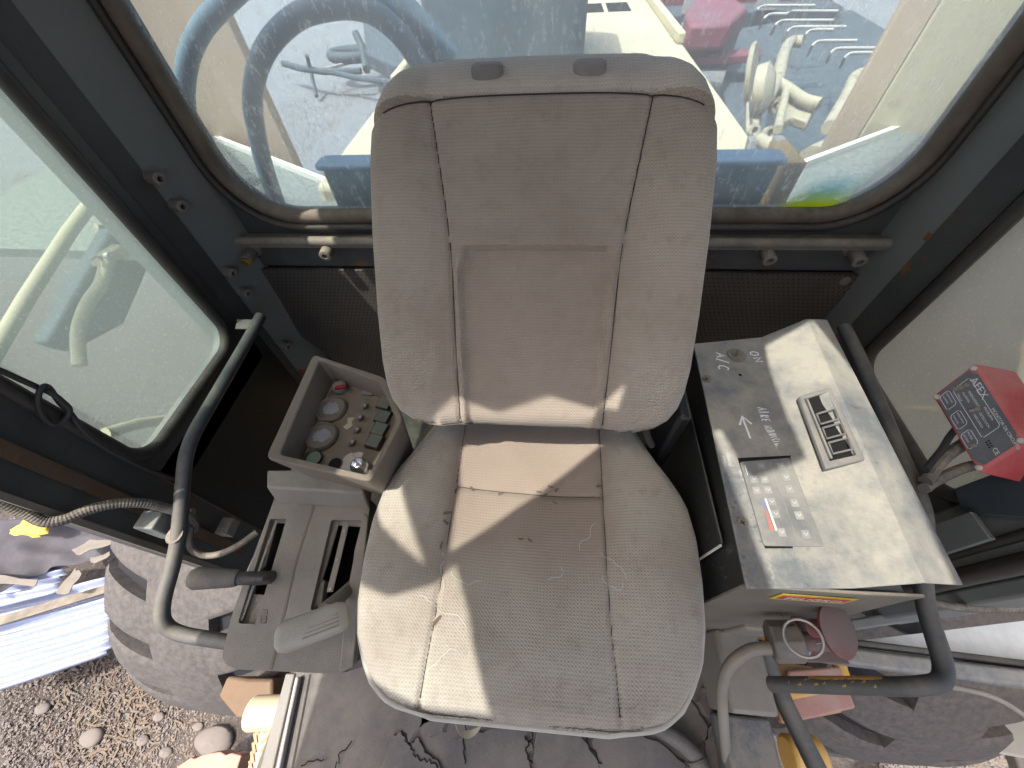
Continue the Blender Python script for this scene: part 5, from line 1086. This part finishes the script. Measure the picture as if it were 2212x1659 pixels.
corrugated("roofing_sheet", [(-120, 1345), (120, 1282), (150, 1215), (-120, 1240)], .50, .085, .022, m_zinc, "bluish corrugated metal sheet lying under the dark cloth on the left")
bar = MB().prism([at(-60, 1352, z=.50), at(240, 1262, z=.50), at(245, 1278, z=.50), at(-60, 1372, z=.50)], (0, 0, .02)).build("wooden_bar", dusty("grey_timber", (.10, .085, .07), .5, .8, scale=10), None, 30, bevel=.003); tag(bar, "dark bar lying along the overlap of the corrugated sheets", "bar")
tp = MB(); q = [at(u, v, z=.62) for u, v in ((-60, 1130), (205, 1118), (250, 1180), (-60, 1285))]; nT = 48; vs = []
for i in range(nT + 1):
    for j in range(nT + 1):
        a, b = i / nT, j / nT; b2 = b * (1 + .10 * math.sin(7 * a + 2) * (1 if True else 0)); p = (q[0] * (1 - a) + q[1] * a) * (1 - b2) + (q[3] * (1 - a) + q[2] * a) * b2
        z = .035 * math.sin(5 * a + 3 * b) + .025 * math.sin(11 * a - 6 * b + 1) * b + .015 * math.sin(23 * a + 9 * b) * b - .12 * max(0, b - .75) - .10 * max(0, a - .85)
        vs.append(p + V3((.04 * math.sin(9 * b), 0, z)))
tp.add(vs, [(i * (nT + 1) + j, i * (nT + 1) + j + 1, (i + 1) * (nT + 1) + j + 1, (i + 1) * (nT + 1) + j) for i in range(nT) for j in range(nT)])
to = tp.build("dark_cloth", m_tarp, None, 180); so = to.modifiers.new("thick", 'SOLIDIFY'); so.thickness = .004; tag(to, "crumpled dark grey cloth draped over the corrugated sheets", "cloth")
for k, (poly, z) in enumerate((([(155, 1188), (195, 1165), (245, 1168), (238, 1178), (175, 1200)], .72), ([(195, 1205), (240, 1190), (238, 1200), (205, 1218)], .70), ([(120, 1280), (165, 1225), (178, 1240), (150, 1283)], .62), ([(-20, 1240), (85, 1252), (75, 1268), (-20, 1262)], .62))):
    o = MB().prism(jag([at(u, v, z=z) for u, v in poly], .012, 40 + k, 3, True), (.01, 0, .012)).build("cloth_scrap", dusty("pale_cloth", (.15, .135, .115), .4, .9, scale=20, dust=(.20, .18, .15)), None, 40, bevel=.003)
    tag(o, ["pale folded cloth scrap beside the left tyre top", "narrow pale cloth scrap just below the folded one", "pale cloth fold hanging over the lower sheet edge", "long pale cloth hem at the far left edge"][k], "cloth scrap", "pale cloth scraps")
rg = MB(); rs = np.random.RandomState(3); c0 = at(68, 1138, z=.74); vs = []
for i in range(7):
    for j in range(16):
        a = 2 * math.pi * j / 16; ph = math.pi * i / 6; r = (.075 + .02 * math.sin(3 * a + i) + rs.uniform(-.008, .008)) * math.sin(ph) + .004
        vs.append(c0 + V3((r * 1.5 * math.cos(a), r * .8 * math.sin(a), .03 * math.cos(ph) + rs.uniform(-.004, .004))))
rg.add(vs, [(i * 16 + j, i * 16 + (j + 1) % 16, (i + 1) * 16 + (j + 1) % 16, (i + 1) * 16 + j) for i in range(6) for j in range(16)])
tag(rg.build("yellow_rag", m_rag, None, 60), "small crumpled yellow rag on the dark cloth", "rag")
# stones, gravel and wood chips
def rock(seed, n1=6, n2=9):
    r = np.random.RandomState(seed); vs = []
    for i in range(n1 + 1):
        ph = math.pi * i / n1
        for j in range(n2):
            a = 2 * math.pi * j / n2; k = r.uniform(.8, 1.1); vs.append((math.sin(ph) * math.cos(a) * k, math.sin(ph) * math.sin(a) * k * .75, math.cos(ph) * .45 * k + .25))
    fs = [(i * n2 + j, i * n2 + (j + 1) % n2, (i + 1) * n2 + (j + 1) % n2, (i + 1) * n2 + j) for i in range(n1) for j in range(n2)]; return np.array(vs), fs
rocks = [rock(k) for k in range(6)]
def scatter(name, areas, n, smin, smax, mat, seed, z=.0, chips=False):
    r = np.random.RandomState(seed); m_ = MB()
    for k in range(n):
        u0, v0, u1, v1 = areas[r.randint(len(areas))]; c0 = at(r.uniform(u0, u1), r.uniform(v0, v1), z=z); s_ = smin + (smax - smin) * r.rand() ** 3; a = r.uniform(0, 6.28); ca, sa = math.cos(a), math.sin(a)
        if chips:
            L, W2, H = s_ * r.uniform(1.5, 4), s_ * .28, s_ * .12; tl = r.uniform(-.3, .3)
            vs = np.array([(x * L, y * W2 + .25 * L * x * x, zz * H + .3 * s_ + x * L * tl) for zz in (0, 1) for y in (-1, 1) for x in (-1, 0, 1)])
            fs = [(0, 1, 4, 3), (1, 2, 5, 4), (6, 9, 10, 7), (7, 10, 11, 8), (0, 6, 7, 1), (1, 7, 8, 2), (3, 4, 10, 9), (4, 5, 11, 10), (0, 3, 9, 6), (2, 8, 11, 5)]
        else: vs, fs = rocks[r.randint(6)]; vs = vs * s_ * np.array([r.uniform(.8, 1.3), 1, 1])
        x, y = vs[:, 0] * ca - vs[:, 1] * sa, vs[:, 0] * sa + vs[:, 1] * ca; m_.add(np.stack([x + c0[0], y + c0[1], vs[:, 2] + c0[2]], 1), fs)
    o = m_.build(name, mat, None, 0 if chips else 60); o["kind"] = "stuff"; return o
scatter("gravel", [(0, 1420, 700, 1700), (1900, 1480, 2260, 1700), (600, 60, 800, 400)], 30000, .003, .0115, m_stone, 1)["label"] = "loose grey gravel scattered over the yard"
scatter("wood_chips", [(200, 1390, 340, 1640), (100, 1420, 420, 1700), (560, 160, 760, 330), (1950, 1500, 2250, 1700)], 1500, .006, .018, m_wood, 2, chips=True)["label"] = "brown bark and wood chips on the gravel"
for k, (u, v, s_, lab) in enumerate(((470, 1600, .15, "large pale flat stone on the gravel below the left tyre"), (205, 1592, .10, "grey stone in the shade left of the large pale stone"), (345, 1548, .055, "round pebble lit by sun right under the tyre front"), (310, 1600, .05, "small oval pebble in the middle of the lit gravel"), (360, 1625, .05, "small pebble nearest the rusty plate"), (95, 1530, .06, "dark pebble under the corrugated sheet edge"), (430, 1570, .045, "pale pebble just above the large pale stone"))):
    vs, fs = rocks[k % 6]; c0 = at(u, v, z=0); o = MB().add(vs * s_ * .72 * np.array([1.25, 1.1, .9]) * (1 + .12 * np.sin(vs * 5 + k)) + c0, fs).build("stone", m_stone, None, 50, subsurf=1); tag(o, lab, "stone", "stones on the gravel")
# ================================================================== YARD BEHIND
tr = thing("small_trailer", "rusty dark trailer frame with drawbar and leg parked in the yard behind", "trailer", at(740, 200, z=0))
tq = lambda u, v, z=.5: at(u, v, z=z)
MB().tube([tq(612, 137), tq(650, 148), tq(700, 155), tq(780, 153)], .07, 8).build("drawbar", m_darkfar, tr, 40)
MB().tube([tq(700, 152), tq(770, 168, .45), tq(850, 178)], .06, 8).build("side_beam", m_darkfar, tr, 40)
MB().tube([tq(700, 150), tq(775, 130), tq(845, 143)], .035, 8).build("side_beam", m_frames, tr, 40)
MB().tube([tq(663, 120, .8), tq(670, 150), tq(684, 208, .1)], .045, 8).build("leg", m_darkfar, tr, 40)
MB().tube([at(768, 72, z=.9), at(782, 100, z=.7), at(792, 150, z=.5)], .09, 8).build("ladder_side", m_darkfar, tr, 40)
tyc = at(765, 128, z=.5); MB().tube([tyc + V3((.55 * math.cos(a), .35 * math.sin(a), .1)) for a in np.linspace(0, 6.28, 25)[:-1]], .12, 10, closed=True).build("spare_tyre", m_darkfar, tr, 60)
MB().prism([at(790, 60, z=1.0), at(860, 20, z=1.0), at(905, 60, z=1.0), at(940, 170, z=.6), at(860, 180, z=.5), at(800, 150, z=.5)], (0, 0, .3)).build("trailer_bed", m_darkfar, tr, 20, bevel=.03)
bkt = MB().prism([at(800, 25, z=.8), at(870, 18, z=.8), at(880, 48, z=.8)], (0, 0, .5)).build("wedge_block", m_darkfar, None, 20, bevel=.02); tag(bkt, "dark wedge shaped block beyond the trailer", "block")
tk = thing("red_truck", "faded red truck parked far behind on the right of the hood", "truck", (4.5, 13, 0))
MB().box(2.4, 6.6, 13.2, 16, .5, 1.9).build("truck_body", m_truck, tk, bevel=.08)
MB().box(2.6, 6.4, 12.2, 13.1, .35, 1.1).build("truck_bumper", m_darkfar, tk, bevel=.05)
for k, (u, v) in enumerate(((1525, 12), (1545, 102), (1465, 8), (1610, 10))):
    c0 = at(u, v, z=1.0); MB().box(c0[0] - .22, c0[0] + .22, 12.12, 12.19, .7 + .4 * (k % 2), .95 + .4 * (k % 2)).build("marker_plate", m_frames, tk, bevel=.01)
MB().prism([at(1470, 75, z=1.2), at(1500, 35, z=1.2), at(1560, 38, z=1.2), at(1600, 70, z=1.2), at(1560, 110, z=1.2), at(1475, 112, z=1.2)], (0, 0, .35)).build("engine_cover", m_truck, tk, 30, bevel=.06)
MB().prism([at(1440, 128, z=.9), at(1640, 122, z=.9), at(1640, 135, z=.9), at(1440, 145, z=.9)], (0, 0, .12)).build("red_bar", m_truck, tk, 30, bevel=.02)
# stack of bent tube frames
FR = [(1640, 16, 1795), (1655, 34, 1700), (1680, 48, 1815), (1700, 28, 1810), (1706, 62, 1830), (1745, 68, 1800), (1760, 92, 1850), (1800, 108, 1895), (1830, 118, 1915), (1878, 150, 1930), (1890, 165, 1960), (1905, 205, 1965), (1855, 215, 1960), (1935, 262, 2000)]
for k, (u0, v0, u1) in enumerate(FR):
    zf = 1.55 - .03 * k; p = [at(u0 - 14, v0 + 26, z=zf - .25), at(u0 - 4, v0 + 4, z=zf), at(u0 + 8, v0 - 4, z=zf), at(min(u1, u0 + 120), v0 - 8 + 4, z=zf)]
    o = MB().tube(bent(p, .15, 4), .022, 8).build("bent_frame", m_frames, None, 50)
    tag(o, "bent pale tube frame, " + ("farthest", "second", "third", "fourth", "fifth", "sixth", "seventh", "eighth", "ninth", "tenth", "eleventh", "twelfth", "thirteenth", "nearest")[k] + " down the stack behind the right rear window", "tube frame", "stacked bent tube frames")
blk = MB().prism([at(1600, 60, z=.9), at(1840, 20, z=.9), at(2010, 120, z=.9), at(1985, 300, z=.6), at(1700, 420, z=.3), at(1590, 330, z=.3), at(1560, 180, z=.6)], (0, 0, -.25)).build("dark_attachment_bed", m_darkfar, None, 20, bevel=.02); tag(blk, "dark attachment bed under the pale frames and arms", "attachment")
arm = thing("implement_arms", "cream dozer arm casting with hooks and round disc in the yard", "implement", at(1690, 240, z=1.0))
def aq(u, v, z=1.25): return at(u, v, z=z)
for nm, path, r in (("hook_arm", [(1655, 215), (1680, 170), (1692, 120), (1708, 90), (1735, 90)], .085), ("hook_arm", [(1790, 275), (1830, 205), (1848, 165), (1875, 160), (1885, 163)], .075), ("cross_tube", [(1655, 165), (1700, 190), (1735, 215), (1770, 225)], .07),
                    ("strut", [(1680, 280), (1695, 210), (1700, 190)], .05), ("diagonal_arm", [(1660, 310), (1700, 345), (1740, 385), (1750, 400)], .085), ("diagonal_arm", [(1750, 345), (1800, 320), (1860, 275), (1880, 262)], .14), ("lower_arm", [(1700, 400), (1690, 340), (1640, 300)], .07)):
    z0 = 1.25 if "diag" not in nm and "lower" not in nm else 1.1
    MB().tube(smooth_path([aq(u, v, z0) for u, v in path], 4), r, 10).build(nm, m_arm, arm, 50)
for k_, (poly, zz) in enumerate((([(1640, 335), (1668, 312), (1700, 345), (1745, 385), (1762, 398), (1735, 432), (1700, 425), (1672, 400), (1650, 372)], 1.05), ([(1745, 360), (1790, 335), (1850, 285), (1885, 268), (1900, 285), (1850, 350), (1790, 400), (1750, 415)], 1.0), ([(1672, 205), (1700, 180), (1735, 205), (1765, 225), (1745, 262), (1712, 250), (1690, 262)], 1.15), ([(1612, 205), (1635, 190), (1648, 240), (1630, 300), (1612, 280)], 1.1))):
    MB().prism([aq(u, v, zz) for u, v in poly], (.03, 0, -.12)).build("casting", m_arm, arm, 30, bevel=.025)
    MB().ribbon([aq(poly[0][0] + 8, poly[0][1] + 10, zz + .003), aq(poly[3][0] - 6, poly[3][1] - 4, zz + .003)], .03, up3, .01).build("casting_rib", m_darkfar, arm, 0)
dc = aq(1618, 165, 1.3); MB().lathe(dc, nrm((.85, -.4, .3)), [(.06, 0), (.36, 0), (.38, .03), (.36, .06), (.06, .06)], 28).build("round_disc", m_arm, arm, 40)
MB().lathe(aq(1632, 195, 1.35), nrm((.85, -.4, .3)), [(.05, 0), (.26, 0), (.27, .12), (.15, .2)], 20).build("hub", m_arm, arm, 40)
for u, v in ((1622, 285), (1655, 290), (1668, 232), (1640, 350), (1665, 365), (1690, 430)):
    MB().lathe(aq(u, v, 1.1), nrm((.3, -.9, .5)), [(.045, 0), (.075, 0), (.08, .07), (.045, .07), (.04, .02)], 14).build("pin_boss", m_arm, arm, 40)
# yellow-green light glint painted as a film in the lower right window corner
m_f, nt_f, b_f = newmat("glint_film"); b_f.inputs["Base Color"].default_value = (.72, .85, .06, 1); b_f.inputs["Roughness"].default_value = .8
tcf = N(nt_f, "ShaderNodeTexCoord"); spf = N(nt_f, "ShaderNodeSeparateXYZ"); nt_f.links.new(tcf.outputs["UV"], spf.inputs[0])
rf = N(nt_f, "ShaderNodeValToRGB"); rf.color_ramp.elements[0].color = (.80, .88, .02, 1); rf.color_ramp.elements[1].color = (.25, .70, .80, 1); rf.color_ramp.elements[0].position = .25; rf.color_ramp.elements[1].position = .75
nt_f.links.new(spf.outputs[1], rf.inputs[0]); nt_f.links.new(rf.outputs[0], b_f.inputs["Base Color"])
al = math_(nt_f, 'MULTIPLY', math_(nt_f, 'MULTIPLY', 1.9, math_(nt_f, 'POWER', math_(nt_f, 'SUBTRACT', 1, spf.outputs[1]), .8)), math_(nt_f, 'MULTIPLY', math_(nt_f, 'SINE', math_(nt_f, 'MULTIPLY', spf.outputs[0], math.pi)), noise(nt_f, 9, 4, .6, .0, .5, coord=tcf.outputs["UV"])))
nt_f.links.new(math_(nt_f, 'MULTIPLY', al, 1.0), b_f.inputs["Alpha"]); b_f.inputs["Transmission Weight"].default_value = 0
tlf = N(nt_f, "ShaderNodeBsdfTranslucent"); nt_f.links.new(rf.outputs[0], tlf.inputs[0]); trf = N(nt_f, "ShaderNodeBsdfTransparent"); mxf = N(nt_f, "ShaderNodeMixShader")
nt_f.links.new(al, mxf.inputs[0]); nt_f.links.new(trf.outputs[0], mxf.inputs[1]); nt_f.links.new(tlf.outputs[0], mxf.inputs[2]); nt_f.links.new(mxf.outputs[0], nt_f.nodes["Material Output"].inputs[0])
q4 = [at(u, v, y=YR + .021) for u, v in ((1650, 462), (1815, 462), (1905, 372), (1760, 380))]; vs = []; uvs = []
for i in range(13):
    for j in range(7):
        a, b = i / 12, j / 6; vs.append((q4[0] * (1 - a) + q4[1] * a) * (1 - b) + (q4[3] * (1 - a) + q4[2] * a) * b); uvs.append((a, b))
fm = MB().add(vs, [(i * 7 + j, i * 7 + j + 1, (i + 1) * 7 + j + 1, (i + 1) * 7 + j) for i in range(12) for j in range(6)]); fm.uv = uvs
fm.build("glint_patch", m_f, cab, 0)
